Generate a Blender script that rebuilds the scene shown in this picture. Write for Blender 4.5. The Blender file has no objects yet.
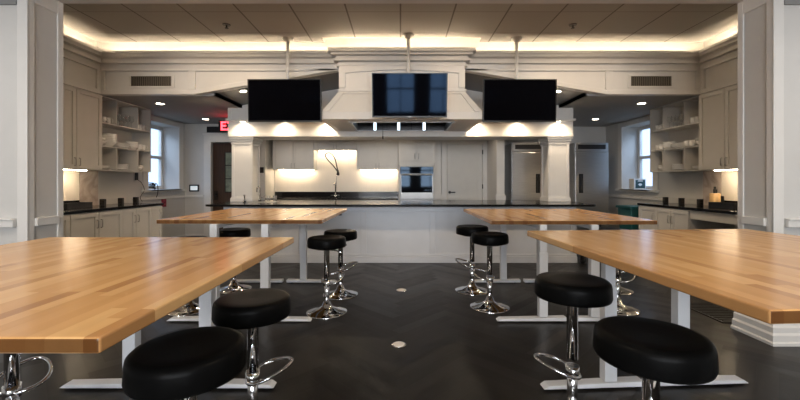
import bpy, bmesh, math, random
from mathutils import Vector, Matrix
random.seed(7)
PI = math.pi
C = bpy.context.scene.collection
scn = bpy.context.scene

# ------------------------------------------------------------------ materials
def nodes_of(name):
    m = bpy.data.materials.new(name); m.use_nodes = True
    nt = m.node_tree
    return m, nt, nt.nodes['Principled BSDF']

def N(nt, t, **kw):
    n = nt.nodes.new(t)
    for k, v in kw.items(): setattr(n, k, v)
    return n

def paint(name, col, rough=0.5, metal=0.0, var=0.04, scale=6.0, bump=0.0, bscale=60.0, spec=None, coat=0.0, stretch=None, tint=None):
    m, nt, b = nodes_of(name)
    tc = N(nt, 'ShaderNodeTexCoord')
    mp = N(nt, 'ShaderNodeMapping')
    nt.links.new(tc.outputs['Object'], mp.inputs['Vector'])
    if stretch: mp.inputs['Scale'].default_value = stretch
    nz = N(nt, 'ShaderNodeTexNoise'); nz.inputs['Scale'].default_value = scale; nz.inputs['Detail'].default_value = 4
    nt.links.new(mp.outputs['Vector'], nz.inputs['Vector'])
    rp = N(nt, 'ShaderNodeValToRGB')
    rp.color_ramp.elements[0].position = 0.3; rp.color_ramp.elements[1].position = 0.7
    rp.color_ramp.elements[0].color = tuple(max(0, c*(1-var)) for c in col) + (1,)
    rp.color_ramp.elements[1].color = tuple(min(1, c*(1+var)) for c in col) + (1,)
    nt.links.new(nz.outputs['Fac'], rp.inputs['Fac'])
    nt.links.new(rp.outputs['Color'], b.inputs['Base Color'])
    b.inputs['Roughness'].default_value = rough; b.inputs['Metallic'].default_value = metal
    if tint: b.inputs['Specular Tint'].default_value = (*tint, 1)
    if spec is not None: b.inputs['Specular IOR Level'].default_value = spec
    if coat: b.inputs['Coat Weight'].default_value = coat; b.inputs['Coat Roughness'].default_value = 0.1
    if bump:
        n2 = N(nt, 'ShaderNodeTexNoise'); n2.inputs['Scale'].default_value = bscale
        nt.links.new(mp.outputs['Vector'], n2.inputs['Vector'])
        bp = N(nt, 'ShaderNodeBump'); bp.inputs['Strength'].default_value = bump; bp.inputs['Distance'].default_value = 0.005
        nt.links.new(n2.outputs['Fac'], bp.inputs['Height']); nt.links.new(bp.outputs['Normal'], b.inputs['Normal'])
    return m

def emit(name, col, strength):
    m, nt, b = nodes_of(name)
    b.inputs['Base Color'].default_value = (*col, 1)
    b.inputs['Emission Color'].default_value = (*col, 1); b.inputs['Emission Strength'].default_value = strength
    return m

def pane_glass(name, tint=(0.95, 0.97, 1.0)):
    m = bpy.data.materials.new(name); m.use_nodes = True
    nt = m.node_tree; nt.nodes.clear()
    o = N(nt, 'ShaderNodeOutputMaterial'); mx = N(nt, 'ShaderNodeMixShader')
    tr = N(nt, 'ShaderNodeBsdfTransparent'); tr.inputs['Color'].default_value = (*tint, 1)
    gl = N(nt, 'ShaderNodeBsdfGlossy'); gl.inputs['Roughness'].default_value = 0.02
    lw = N(nt, 'ShaderNodeLayerWeight'); lw.inputs['Blend'].default_value = 0.5
    fr = N(nt, 'ShaderNodeMath', operation='POWER'); nt.links.new(lw.outputs['Facing'], fr.inputs[0]); fr.inputs[1].default_value = 4.0
    f2 = N(nt, 'ShaderNodeMath', operation='MULTIPLY_ADD'); nt.links.new(fr.outputs[0], f2.inputs[0]); f2.inputs[1].default_value = 0.9; f2.inputs[2].default_value = 0.035
    nt.links.new(f2.outputs[0], mx.inputs[0]); nt.links.new(tr.outputs[0], mx.inputs[1]); nt.links.new(gl.outputs[0], mx.inputs[2])
    nt.links.new(mx.outputs[0], o.inputs[0])
    return m

def math_n(nt, op, a, b=None):
    n = N(nt, 'ShaderNodeMath', operation=op)
    for i, v in enumerate((a, b)):
        if v is None: continue
        if isinstance(v, (int, float)): n.inputs[i].default_value = v
        else: nt.links.new(v, n.inputs[i])
    return n.outputs[0]

def butcher_block():
    m, nt, b = nodes_of('butcher_block')
    tc = N(nt, 'ShaderNodeTexCoord'); sp = N(nt, 'ShaderNodeSeparateXYZ')
    nt.links.new(tc.outputs['Object'], sp.inputs[0])
    sx = math_n(nt, 'FLOOR', math_n(nt, 'DIVIDE', sp.outputs['X'], 0.042))
    wn = N(nt, 'ShaderNodeTexWhiteNoise', noise_dimensions='1D'); nt.links.new(sx, wn.inputs['W'])
    yo = math_n(nt, 'ADD', math_n(nt, 'DIVIDE', sp.outputs['Y'], 0.55), math_n(nt, 'MULTIPLY', wn.outputs['Value'], 7.3))
    sy = math_n(nt, 'FLOOR', yo)
    cb = N(nt, 'ShaderNodeCombineXYZ'); nt.links.new(sx, cb.inputs[0]); nt.links.new(sy, cb.inputs[1])
    w2 = N(nt, 'ShaderNodeTexWhiteNoise', noise_dimensions='2D'); nt.links.new(cb.outputs[0], w2.inputs['Vector'])
    rp = N(nt, 'ShaderNodeValToRGB'); e = rp.color_ramp.elements
    e[0].position = 0.0; e[0].color = (0.42, 0.205, 0.074, 1)
    e[1].position = 1.0; e[1].color = (0.70, 0.425, 0.185, 1)
    x = e.new(0.3); x.color = (0.57, 0.31, 0.12, 1)
    x = e.new(0.7); x.color = (0.635, 0.365, 0.148, 1)
    nt.links.new(w2.outputs['Value'], rp.inputs['Fac'])
    mp = N(nt, 'ShaderNodeMapping'); mp.inputs['Scale'].default_value = (26, 1.6, 26)
    nt.links.new(tc.outputs['Object'], mp.inputs['Vector'])
    ad = N(nt, 'ShaderNodeVectorMath', operation='ADD'); nt.links.new(mp.outputs[0], ad.inputs[0]); nt.links.new(w2.outputs['Color'], ad.inputs[1])
    nz = N(nt, 'ShaderNodeTexNoise'); nz.inputs['Scale'].default_value = 1.0; nz.inputs['Detail'].default_value = 5
    nt.links.new(ad.outputs[0], nz.inputs['Vector'])
    mr = N(nt, 'ShaderNodeMapRange'); mr.inputs['To Min'].default_value = 0.86; mr.inputs['To Max'].default_value = 1.12
    nt.links.new(nz.outputs['Fac'], mr.inputs['Value'])
    mx = N(nt, 'ShaderNodeMix', data_type='RGBA', blend_type='MULTIPLY'); mx.inputs['Factor'].default_value = 1
    nt.links.new(rp.outputs['Color'], mx.inputs['A']); nt.links.new(mr.outputs['Result'], mx.inputs['B'])
    sn = N(nt, 'ShaderNodeSeparateXYZ'); nt.links.new(tc.outputs['Normal'], sn.inputs[0])      # end grain, darkened beyond its own tone to paint in front-edge shade
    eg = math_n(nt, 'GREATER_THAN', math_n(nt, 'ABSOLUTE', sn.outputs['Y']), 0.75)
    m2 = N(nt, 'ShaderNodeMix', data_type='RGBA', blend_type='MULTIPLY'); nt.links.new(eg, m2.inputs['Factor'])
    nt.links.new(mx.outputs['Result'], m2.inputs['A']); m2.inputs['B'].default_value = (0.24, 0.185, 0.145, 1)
    nt.links.new(m2.outputs['Result'], b.inputs['Base Color'])
    b.inputs['Roughness'].default_value = 0.22
    b.inputs['Specular IOR Level'].default_value = 0.38
    return m

def plank_floor():
    m, nt, b = nodes_of('dark_oak_planks')
    g = N(nt, 'ShaderNodeNewGeometry'); tc = N(nt, 'ShaderNodeTexCoord')
    rp = N(nt, 'ShaderNodeValToRGB'); e = rp.color_ramp.elements
    e[0].position = 0; e[0].color = (0.0055, 0.0047, 0.0042, 1)
    e[1].position = 1; e[1].color = (0.030, 0.0255, 0.0225, 1)
    x = e.new(0.12); x.color = (0.0105, 0.009, 0.008, 1)
    x = e.new(0.85); x.color = (0.0185, 0.016, 0.014, 1)
    nt.links.new(g.outputs['Random Per Island'], rp.inputs['Fac'])
    nz = N(nt, 'ShaderNodeTexNoise'); nz.inputs['Scale'].default_value = 9; nz.inputs['Detail'].default_value = 30
    nt.links.new(tc.outputs['Object'], nz.inputs['Vector'])
    mr = N(nt, 'ShaderNodeMapRange'); mr.inputs['To Min'].default_value = 0.75; mr.inputs['To Max'].default_value = 1.25
    nt.links.new(nz.outputs['Fac'], mr.inputs['Value'])
    mx = N(nt, 'ShaderNodeMix', data_type='RGBA', blend_type='MULTIPLY'); mx.inputs['Factor'].default_value = 1
    nt.links.new(rp.outputs['Color'], mx.inputs['A']); nt.links.new(mr.outputs['Result'], mx.inputs['B'])
    nt.links.new(mx.outputs['Result'], b.inputs['Base Color'])
    r2 = N(nt, 'ShaderNodeMapRange'); r2.inputs['To Min'].default_value = 0.24; r2.inputs['To Max'].default_value = 0.5
    rm = math_n(nt, 'FRACT', math_n(nt, 'MULTIPLY', g.outputs['Random Per Island'], 7.13))
    nt.links.new(math_n(nt, 'ADD', math_n(nt, 'MULTIPLY', nz.outputs['Fac'], 0.5), math_n(nt, 'MULTIPLY', rm, 0.5)), r2.inputs['Value']); nt.links.new(r2.outputs['Result'], b.inputs['Roughness'])
    b.inputs['Specular IOR Level'].default_value = 0.36
    return m

def ceiling_tiles():
    m, nt, b = nodes_of('ceiling_tiles')
    tc = N(nt, 'ShaderNodeTexCoord'); sp = N(nt, 'ShaderNodeSeparateXYZ')
    nt.links.new(tc.outputs['Object'], sp.inputs[0])
    def line(o, off, w):
        f = math_n(nt, 'FRACT', math_n(nt, 'DIVIDE', math_n(nt, 'ADD', o, off), 0.61))
        return math_n(nt, 'LESS_THAN', f, w)
    lx = line(sp.outputs['X'], 61.0 + 0.009, 0.03); ly = line(sp.outputs['Y'], 61.0 - 4.31, 0.022)
    msk = math_n(nt, 'MAXIMUM', lx, math_n(nt, 'MULTIPLY', ly, 0.6))
    nz = N(nt, 'ShaderNodeTexNoise'); nz.inputs['Scale'].default_value = 120
    nt.links.new(tc.outputs['Object'], nz.inputs['Vector'])
    # each tile has its own slight tone
    fx = math_n(nt, 'FLOOR', math_n(nt, 'DIVIDE', sp.outputs['X'], 0.61)); fy = math_n(nt, 'FLOOR', math_n(nt, 'DIVIDE', math_n(nt, 'ADD', sp.outputs['Y'], -4.31), 0.61))
    cb = N(nt, 'ShaderNodeCombineXYZ'); nt.links.new(fx, cb.inputs[0]); nt.links.new(fy, cb.inputs[1])
    wn = N(nt, 'ShaderNodeTexWhiteNoise', noise_dimensions='2D'); nt.links.new(cb.outputs[0], wn.inputs['Vector'])
    v = math_n(nt, 'ADD', math_n(nt, 'MULTIPLY', wn.outputs['Value'], 0.10), math_n(nt, 'MULTIPLY', nz.outputs['Fac'], 0.12))
    rp = N(nt, 'ShaderNodeValToRGB'); e = rp.color_ramp.elements
    e[0].position = 0; e[0].color = (0.34, 0.322, 0.30, 1); e[1].position = 0.22; e[1].color = (0.42, 0.398, 0.372, 1)
    nt.links.new(v, rp.inputs['Fac'])
    mx = N(nt, 'ShaderNodeMix', data_type='RGBA'); nt.links.new(msk, mx.inputs['Factor'])
    nt.links.new(rp.outputs['Color'], mx.inputs['A']); mx.inputs['B'].default_value = (0.16, 0.145, 0.13, 1)
    nt.links.new(mx.outputs['Result'], b.inputs['Base Color']); b.inputs['Roughness'].default_value = 0.85
    return m

def marble():
    m, nt, b = nodes_of('veined_marble')
    tc = N(nt, 'ShaderNodeTexCoord')
    nz = N(nt, 'ShaderNodeTexNoise'); nz.inputs['Scale'].default_value = 3.5; nz.inputs['Detail'].default_value = 8; nz.inputs['Distortion'].default_value = 2.2
    nt.links.new(tc.outputs['Object'], nz.inputs['Vector'])
    rp = N(nt, 'ShaderNodeValToRGB'); e = rp.color_ramp.elements
    e[0].position = 0.35; e[0].color = (0.36, 0.295, 0.255, 1); e[1].position = 0.62; e[1].color = (0.54, 0.46, 0.41, 1)
    x = e.new(0.5); x.color = (0.47, 0.395, 0.345, 1)
    nt.links.new(nz.outputs['Fac'], rp.inputs['Fac']); nt.links.new(rp.outputs['Color'], b.inputs['Base Color'])
    b.inputs['Roughness'].default_value = 0.25
    return m

M = {}
M['wall'] = paint('wall_paint', (0.56, 0.55, 0.53), 0.55, var=0.02, bump=0.05)
M['trim'] = paint('trim_paint', (0.66, 0.645, 0.62), 0.4, var=0.02)
M['cab'] = paint('cabinet_paint', (0.60, 0.585, 0.555), 0.42, var=0.02)
M['taupe'] = paint('taupe_wall_paint', (0.16, 0.15, 0.14), 0.6, var=0.03)
M['greypaint'] = paint('grey_paint', (0.22, 0.225, 0.22), 0.5, var=0.03)  # grey that paints in the shadow band high on the pier fronts
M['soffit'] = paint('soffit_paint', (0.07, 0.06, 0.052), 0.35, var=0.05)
M['kceil'] = paint('kitchen_ceiling_paint', (0.30, 0.293, 0.285), 0.7, var=0.03)
M['island'] = paint('island_paint', (0.60, 0.62, 0.66), 0.42, var=0.02)
M['ceiling'] = ceiling_tiles()
M['floor'] = plank_floor()
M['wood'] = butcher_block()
M['white_metal'] = paint('white_powder_coat', (0.70, 0.71, 0.73), 0.38, var=0.01)
M['leather'] = paint('black_vinyl', (0.0035, 0.0035, 0.0035), 0.36, var=0.2, bump=0.04, bscale=180, spec=0.05)
M['chrome'] = paint('chrome', (0.72, 0.72, 0.73), 0.08, metal=1.0, var=0.02)
M['steel'] = paint('brushed_steel', (0.42, 0.415, 0.41), 0.34, metal=1.0, var=0.1, scale=4, stretch=(1, 1, 40))
M['dsteel'] = paint('dark_steel', (0.09, 0.09, 0.095), 0.3, metal=1.0, var=0.1)
M['granite'] = paint('black_granite', (0.006, 0.006, 0.0065), 0.14, var=0.6, scale=180, spec=0.3)
M['black'] = paint('black_plastic', (0.008, 0.008, 0.009), 0.35, var=0.1)
M['screen'] = paint('black_glass_screen', (0.002, 0.002, 0.003), 0.05, var=0.1, spec=0.05, tint=(0.30, 0.55, 1.0))
M['oven_glass'] = paint('black_oven_glass', (0.004, 0.004, 0.005), 0.04, var=0.1, spec=0.13, tint=(0.5, 0.72, 1.0))
M['porcelain'] = paint('white_porcelain', (0.70, 0.69, 0.67), 0.2, var=0.02)
M['darkwood'] = paint('dark_stained_wood', (0.045, 0.022, 0.012), 0.35, var=0.35, scale=3, stretch=(12, 12, 1))
M['bamboo'] = paint('pale_wood', (0.52, 0.33, 0.15), 0.4, var=0.15, scale=4, stretch=(10, 10, 1))
M['teal'] = paint('teal_plastic', (0.008, 0.085, 0.09), 0.4, var=0.05)
M['dteal'] = paint('dark_teal_card', (0.006, 0.045, 0.05), 0.5, var=0.1)
M['red'] = paint('dark_red_card', (0.24, 0.012, 0.035), 0.45, var=0.1)
M['pink'] = paint('pale_red_ink', (0.42, 0.10, 0.13), 0.45, var=0.1)
M['splash'] = paint('cream_backsplash', (0.74, 0.68, 0.60), 0.35, var=0.02)
M['marble'] = marble()
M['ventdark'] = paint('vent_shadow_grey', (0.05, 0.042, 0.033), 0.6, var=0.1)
M['ventfin'] = paint('vent_fin', (0.16, 0.14, 0.11), 0.5, var=0.05)
M['disc'] = paint('pale_metal_disc', (0.72, 0.68, 0.62), 0.4, var=0.05)
M['bronze'] = paint('dark_bronze', (0.02, 0.017, 0.015), 0.35, metal=0.6, var=0.1)
M['glass'] = pane_glass('window_glass')
M['door_glass'] = paint('greenish_obscure_glass', (0.16, 0.19, 0.15), 0.3, var=0.3, scale=12)
M['tumbler'] = pane_glass('drinking_glass', (0.97, 0.975, 0.97))
_nt = M['tumbler'].node_tree; _o = [n for n in _nt.nodes if n.type == 'OUTPUT_MATERIAL'][0]; _src = _o.inputs[0].links[0].from_socket
_d = N(_nt, 'ShaderNodeBsdfDiffuse'); _d.inputs['Color'].default_value = (0.8, 0.8, 0.8, 1)
_m = N(_nt, 'ShaderNodeMixShader'); _m.inputs[0].default_value = 0.10
_nt.links.new(_src, _m.inputs[1]); _nt.links.new(_d.outputs[0], _m.inputs[2]); _nt.links.new(_m.outputs[0], _o.inputs[0])
M['led'] = emit('warm_led', (1.0, 0.80, 0.55), 50)
M['downlight'] = emit('downlight_lens', (1.0, 0.86, 0.68), 14)
M['cool_strip'] = emit('cool_hood_strip', (0.70, 0.86, 1.0), 2.2)
M['undercab'] = emit('under_cabinet_led', (1.0, 0.80, 0.55), 30)
M['exit'] = emit('exit_red', (1.0, 0.035, 0.05), 6)
M['lcd'] = emit('lcd_white', (0.75, 0.85, 0.9), 0.35)

# ------------------------------------------------------------------ geometry helpers
class MB:
    def __init__(s, o=(0, 0, 0)):
        s.bm = bmesh.new(); s.o = Vector(o); s.smooth = []
    def box(s, x0, x1, y0, y1, z0, z1, rot=None, piv=None):
        vs = []
        for x in (x0, x1):
            for y in (y0, y1):
                for z in (z0, z1):
                    p = Vector((x, y, z))
                    if rot is not None:
                        pv = Vector(piv) if piv else Vector(((x0+x1)/2, (y0+y1)/2, (z0+z1)/2))
                        p = pv + rot @ (p - pv)
                    vs.append(s.bm.verts.new(p - s.o))
        for f in ((0,1,3,2),(4,6,7,5),(0,4,5,1),(2,3,7,6),(0,2,6,4),(1,5,7,3)):
            s.bm.faces.new([vs[i] for i in f])
        return s
    def hexa(s, lo, hi):
        a = [s.bm.verts.new(Vector(p) - s.o) for p in lo]; b = [s.bm.verts.new(Vector(p) - s.o) for p in hi]
        n = len(a)
        s.bm.faces.new(a[::-1]); s.bm.faces.new(b)
        for i in range(n): s.bm.faces.new((a[i], a[(i+1) % n], b[(i+1) % n], b[i]))
        return s
    def prism_y(s, poly, y0, y1):      # polygon of (x,z)
        return s.hexa([(x, y0, z) for x, z in poly], [(x, y1, z) for x, z in poly])
    def prism_z(s, poly, z0, z1):
        return s.hexa([(x, y, z0) for x, y in poly], [(x, y, z1) for x, y in poly])
    def lathe(s, prof, c=(0, 0, 0), seg=32, axis='Z', cap=True):
        rings = []
        for r, z in prof:
            ring = []
            for k in range(seg):
                a = 2*PI*k/seg
                v = Vector((r*math.cos(a), r*math.sin(a), z))
                if axis == 'Y': v = Vector((v.x, v.z, v.y))
                if axis == 'X': v = Vector((v.z, v.x, v.y))
                ring.append(s.bm.verts.new(Vector(c) + v - s.o))
            rings.append(ring)
        for a, b in zip(rings, rings[1:]):
            for k in range(seg):
                f = s.bm.faces.new((a[k], a[(k+1) % seg], b[(k+1) % seg], b[k])); f.smooth = True
        if cap:
            for ring in (rings[0], rings[-1]): s.bm.faces.new(ring)
        return s
    def cyl(s, c, r, h, seg=24, axis='Z'):
        return s.lathe([(r, 0), (r, h)], c, seg, axis)
    def tube(s, pts, r, seg=10, closed=False):
        pts = [Vector(p) for p in pts]; n = len(pts); rings = []
        prev = None
        for i, p in enumerate(pts):
            if closed: t = (pts[(i+1) % n] - pts[i-1]).normalized()
            else: t = (pts[min(i+1, n-1)] - pts[max(i-1, 0)]).normalized()
            if prev is None:
                u = t.orthogonal().normalized()
            else:
                u = (prev - t*prev.dot(t)).normalized()
            prev = u; w = t.cross(u)
            rings.append([s.bm.verts.new(p + u*r*math.cos(2*PI*k/seg) + w*r*math.sin(2*PI*k/seg) - s.o) for k in range(seg)])
        pairs = list(zip(rings, rings[1:])) + ([(rings[-1], rings[0])] if closed else [])
        for a, b in pairs:
            for k in range(seg):
                f = s.bm.faces.new((a[k], a[(k+1) % seg], b[(k+1) % seg], b[k])); f.smooth = True
        if not closed:
            s.bm.faces.new(rings[0][::-1]); s.bm.faces.new(rings[-1])
        return s
    def sweep(s, path, prof):          # profile (out, z) swept with mitres along an XY path; out = to the right of travel
        path = [Vector((p[0], p[1])) for p in path]; n = len(path); rings = []
        for i, p in enumerate(path):
            ds = []
            if i > 0: ds.append((path[i]-path[i-1]).normalized())
            if i < n-1: ds.append((path[i+1]-path[i]).normalized())
            ns = [Vector((d.y, -d.x)) for d in ds]
            m = ns[0] if len(ns) == 1 else (ns[0]+ns[1]).normalized()
            k = 1.0 if len(ns) == 1 else 1.0/max(0.3, m.dot(ns[0]))
            rings.append([s.bm.verts.new(Vector((p.x + m.x*o*k, p.y + m.y*o*k, z)) - s.o) for o, z in prof])
        q = len(prof)
        for a, b in zip(rings, rings[1:]):
            for k in range(q): s.bm.faces.new((a[k], a[(k+1) % q], b[(k+1) % q], b[k]))
        s.bm.faces.new(rings[0][::-1]); s.bm.faces.new(rings[-1])
        return s
    def build(s, name, mat, parent=None, bevel=0.0, seg=2):
        bmesh.ops.recalc_face_normals(s.bm, faces=s.bm.faces)
        me = bpy.data.meshes.new(name); s.bm.to_mesh(me); s.bm.free()
        o = bpy.data.objects.new(name, me); C.objects.link(o)
        me.materials.append(M[mat] if isinstance(mat, str) else mat)
        if parent is not None: o.parent = parent
        else: o.location = s.o
        if bevel:
            md = o.modifiers.new('edge', 'BEVEL'); md.width = bevel; md.segments = seg; md.limit_method = 'ANGLE'; md.angle_limit = 0.7
        return o

def tag(o, label, cat, group=None):
    o['label'] = label; o['category'] = cat
    if group: o['group'] = group
    return o
def thing(name, label, cat, loc=(0, 0, 0), rotz=0.0, group=None):
    o = bpy.data.objects.new(name, None); C.objects.link(o); o.empty_display_size = 0.1
    o.location = loc; o.rotation_euler = (0, 0, rotz)
    return tag(o, label, cat, group)
def struct(o):
    o['kind'] = 'structure'; return o
def copy_tree(o, parent=None):
    c = o.copy(); C.objects.link(c)
    if parent is not None: c.parent = parent
    for ch in list(o.children): copy_tree(ch, c)
    return c
def lamp(name, kind, loc, energy, col, rot=(0, 0, 0), **kw):
    l = bpy.data.lights.new(name, kind); l.energy = energy; l.color = col
    for k, v in kw.items(): setattr(l, k, v)
    o = bpy.data.objects.new(name, l); C.objects.link(o); o.location = loc; o.rotation_euler = rot
    return o
WARM = (1.0, 0.78, 0.52)
CEIL = 3.195

# ------------------------------------------------------------------ floor and shell
b = MB()
b.box(-5.3, 5.3, -4.6, 9.0, -0.1, -0.004)
L, W = 0.70, 0.10
r45 = Matrix.Rotation(PI/4, 2)
def plank(u0, u1, v0, v1):
    g = 0.002
    c = r45 @ Vector(((u0+u1)/2, (v0+v1)/2))
    if not (-4.55 < c.x < 4.55 and -4.2 < c.y < 8.4): return
    vs = [b.bm.verts.new((*(r45 @ Vector(p)), 0.0)) for p in ((u0+g, v0+g), (u1-g, v0+g), (u1-g, v1-g), (u0+g, v1-g))]
    b.bm.faces.new(vs)
n = int(round(L/W))
for j in range(-8, 9):                 # herringbone: two planks per lattice cell
    for i in range(-40, 70):
        u, v = (i + j*n)*W, (i - j*n)*W
        plank(u, u+L, v, v+W)
        plank(u, u+W, v+W, v+W+L)
fl = struct(b.build('floor', 'floor'))

b = MB().box(-4.19, 4.19, -4.6, 5.09, CEIL, CEIL+0.02)
b.box(-4.19, -1.06, 5.09, 5.25, CEIL, CEIL+0.02).box(1.10, 4.19, 5.09, 5.25, CEIL, CEIL+0.02)
b.box(-5.3, -4.19, -4.6, 3.24, CEIL, CEIL+0.02).box(4.19, 5.3, -4.6, 3.24, CEIL, CEIL+0.02)
struct(b.build('ceiling', 'ceiling'))
struct(MB((0, 4, 3.36)).box(-5.3, 5.3, -4.6, 5.62, 3.36, 3.42).build('ceiling_cove', 'trim'))
# lower ceiling over the kitchen with the vaulted opening behind the fascia
KC = 2.496
b = MB((0, 5.4, KC))
b.box(-4.7, -2.66, 5.48, 6.4, KC, KC+0.06); b.box(2.66, 4.7, 5.48, 6.4, KC, KC+0.06)
b.box(-4.7, 4.7, 6.4, 8.6, KC, KC+0.06)
struct(b.build('ceiling_kitchen', 'kceil'))
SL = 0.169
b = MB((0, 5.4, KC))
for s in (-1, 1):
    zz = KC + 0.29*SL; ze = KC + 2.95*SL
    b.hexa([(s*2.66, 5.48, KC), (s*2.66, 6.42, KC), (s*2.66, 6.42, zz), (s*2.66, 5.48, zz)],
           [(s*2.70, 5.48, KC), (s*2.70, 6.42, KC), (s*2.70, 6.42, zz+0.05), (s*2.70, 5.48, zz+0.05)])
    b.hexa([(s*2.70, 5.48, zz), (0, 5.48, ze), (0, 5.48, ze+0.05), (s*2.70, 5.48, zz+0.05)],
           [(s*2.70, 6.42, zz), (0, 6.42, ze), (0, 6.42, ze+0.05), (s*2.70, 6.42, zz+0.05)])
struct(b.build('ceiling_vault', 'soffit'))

# side walls of the kitchen with deep window openings
def side_wall(s, name):
    b = MB((s*4.62, 6, 0))
    X = lambda a, c: (min(s*a, s*c), max(s*a, s*c))
    x0, x1 = X(4.62, 5.02)
    b.box(x0, x1, 3.2, 6.9, 0, CEIL); b.box(x0, x1, 7.86, 8.6, 0, CEIL)
    b.box(x0, x1, 6.9, 7.86, 0, 1.10); b.box(x0, x1, 6.9, 7.86, 2.386, CEIL)
    return struct(b.build(name, 'wall'))
side_wall(-1, 'wall_left'); side_wall(1, 'wall_right')
b = MB((0, 8.5, 0))
b.box(-3.0, 4.7, 8.5, 8.65, 0, KC)
b.box(-4.7, -4.06, 8.1, 8.65, 0, KC); b.box(-4.06, -3.16, 8.1, 8.65, 2.10, KC); b.box(-3.16, -3.0, 8.1, 8.65, 0, KC)
b.box(-4.06, -3.16, 8.5, 8.65, 0, 2.1)
struct(b.build('wall_back', 'wall'))
# door in the left part of the back wall: dark wood with a narrow glazed panel
b = MB((-3.61, 8.1, 0))
for x0, x1, z0, z1 in ((-4.20, -4.05, 0, 2.25), (-3.17, -3.02, 0, 2.25), (-4.05, -3.17, 2.10, 2.25)): b.box(x0, x1, 8.06, 8.10, z0, z1)
b.box(-4.22, -3.0, 8.045, 8.10, 2.25, 2.29)
struct(b.build('trim_1', 'trim', bevel=0.006))
d = MB((-3.61, 8.16, 0))
for x0, x1, z0, z1 in ((-4.05, -3.80, 0.0, 2.09), (-3.62, -3.17, 0.0, 2.09), (-3.80, -3.62, 0, 1.02), (-3.80, -3.62, 1.90, 2.09)):
    d.box(x0, x1, 8.16, 8.21, z0, z1)
door1 = struct(d.build('door_1', 'darkwood'))
g = MB((-3.61, 8.16, 0)).box(-3.80, -3.62, 8.18, 8.19, 1.02, 1.90).build('glass_panel', 'door_glass', door1)
mb = MB((-3.61, 8.16, 0))
for z in (1.02, 1.31, 1.60, 1.885): mb.box(-3.80, -3.62, 8.165, 8.18, z, z+0.02)
for x in (-3.80, -3.63): mb.box(x, x+0.012, 8.165, 8.18, 1.02, 1.90)
mb.build('glazing_bar', 'black', door1)
MB((-3.61, 8.16, 0)).box(-4.02, -3.94, 8.150, 8.16, 0.86, 1.06).cyl((-3.98, 8.10, 0.98), 0.03, 0.05, 16, 'Y').build('door_knob', 'bronze', door1)

# painted service door to the right of the oven
b = MB((1.42, 8.5, 0))
for x0, x1, z0, z1 in ((0.92, 1.04, 0, 2.22), (1.84, 1.96, 0, 2.22), (1.04, 1.84, 2.10, 2.22)): b.box(x0, x1, 8.455, 8.50, z0, z1)
b.box(0.90, 1.98, 8.445, 8.5, 2.22, 2.26)
struct(b.build('trim_2', 'trim', bevel=0.006))
d = MB((1.44, 8.48, 0)).box(1.045, 1.835, 8.465, 8.50, 0.01, 2.095)
door2 = struct(d.build('door_2', 'cab', bevel=0.003))
fr = MB((1.44, 8.48, 0))
for x0, x1, z0, z1 in ((1.05, 1.15, 0.02, 2.09), (1.73, 1.83, 0.02, 2.09), (1.15, 1.73, 1.98, 2.09), (1.15, 1.73, 0.02, 0.25)): fr.box(x0, x1, 8.458, 8.466, z0, z1)
fr.build('door_frame', 'cab', door2)
h = MB((1.44, 8.48, 0)).cyl((1.10, 8.43, 1.02), 0.03, 0.035, 16, 'Y').tube([(1.10, 8.425, 1.02), (1.12, 8.415, 1.02), (1.22, 8.415, 1.02)], 0.012)
h.build('lever_handle', 'black', door2)
hg = MB((1.44, 8.48, 0))
for z in (0.25, 1.10, 1.87): hg.cyl((1.838, 8.45, z), 0.012, 0.1, 10)
hg.build('hinge', 'black', door2)
# chair rails, baseboards and posts of the back walls
b = MB((0, 8.1, 0)).box(-4.62, -4.22, 8.075, 8.10, 0.92, 0.97)
struct(b.build('trim_3', 'trim', bevel=0.005))
struct(MB((0, 8.1, 0)).box(-4.62, -4.22, 8.08, 8.10, 0, 0.14).build('baseboard_back', 'trim'))
for s, nm in ((-1, 'trim_4'), (1, 'trim_5')):
    b = MB((s*4.6, 7.2, 0))
    xs = sorted((s*4.595, s*4.62))
    b.box(xs[0], xs[1], 6.5, 8.1 if s < 0 else 8.5, 0.92, 0.97)
    b.box(xs[0], xs[1], 6.5, 8.1 if s < 0 else 8.5, 0.0, 0.14)
    struct(b.build(nm, 'trim', bevel=0.005))
# slender pilaster between the service door and the refrigerator alcove
b = MB((2.02, 7.7, 0)).box(1.94, 2.10, 7.62, 8.5, 0, KC)
b.box(1.92, 2.12, 7.60, 7.70, 0.86, 0.98).box(1.93, 2.11, 7.61, 7.70, 0.98, 1.0).box(1.92, 2.12, 7.6, 7.7, 0, 0.15)
struct(b.build('trim_6', 'trim', bevel=0.006))
b = MB((0.82, 8.4, 0)).box(0.73, 0.90, 8.36, 8.5, 0, KC).box(0.72, 0.91, 8.345, 8.37, 0.86, 0.99)
struct(b.build('trim_7', 'trim', bevel=0.006))

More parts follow.
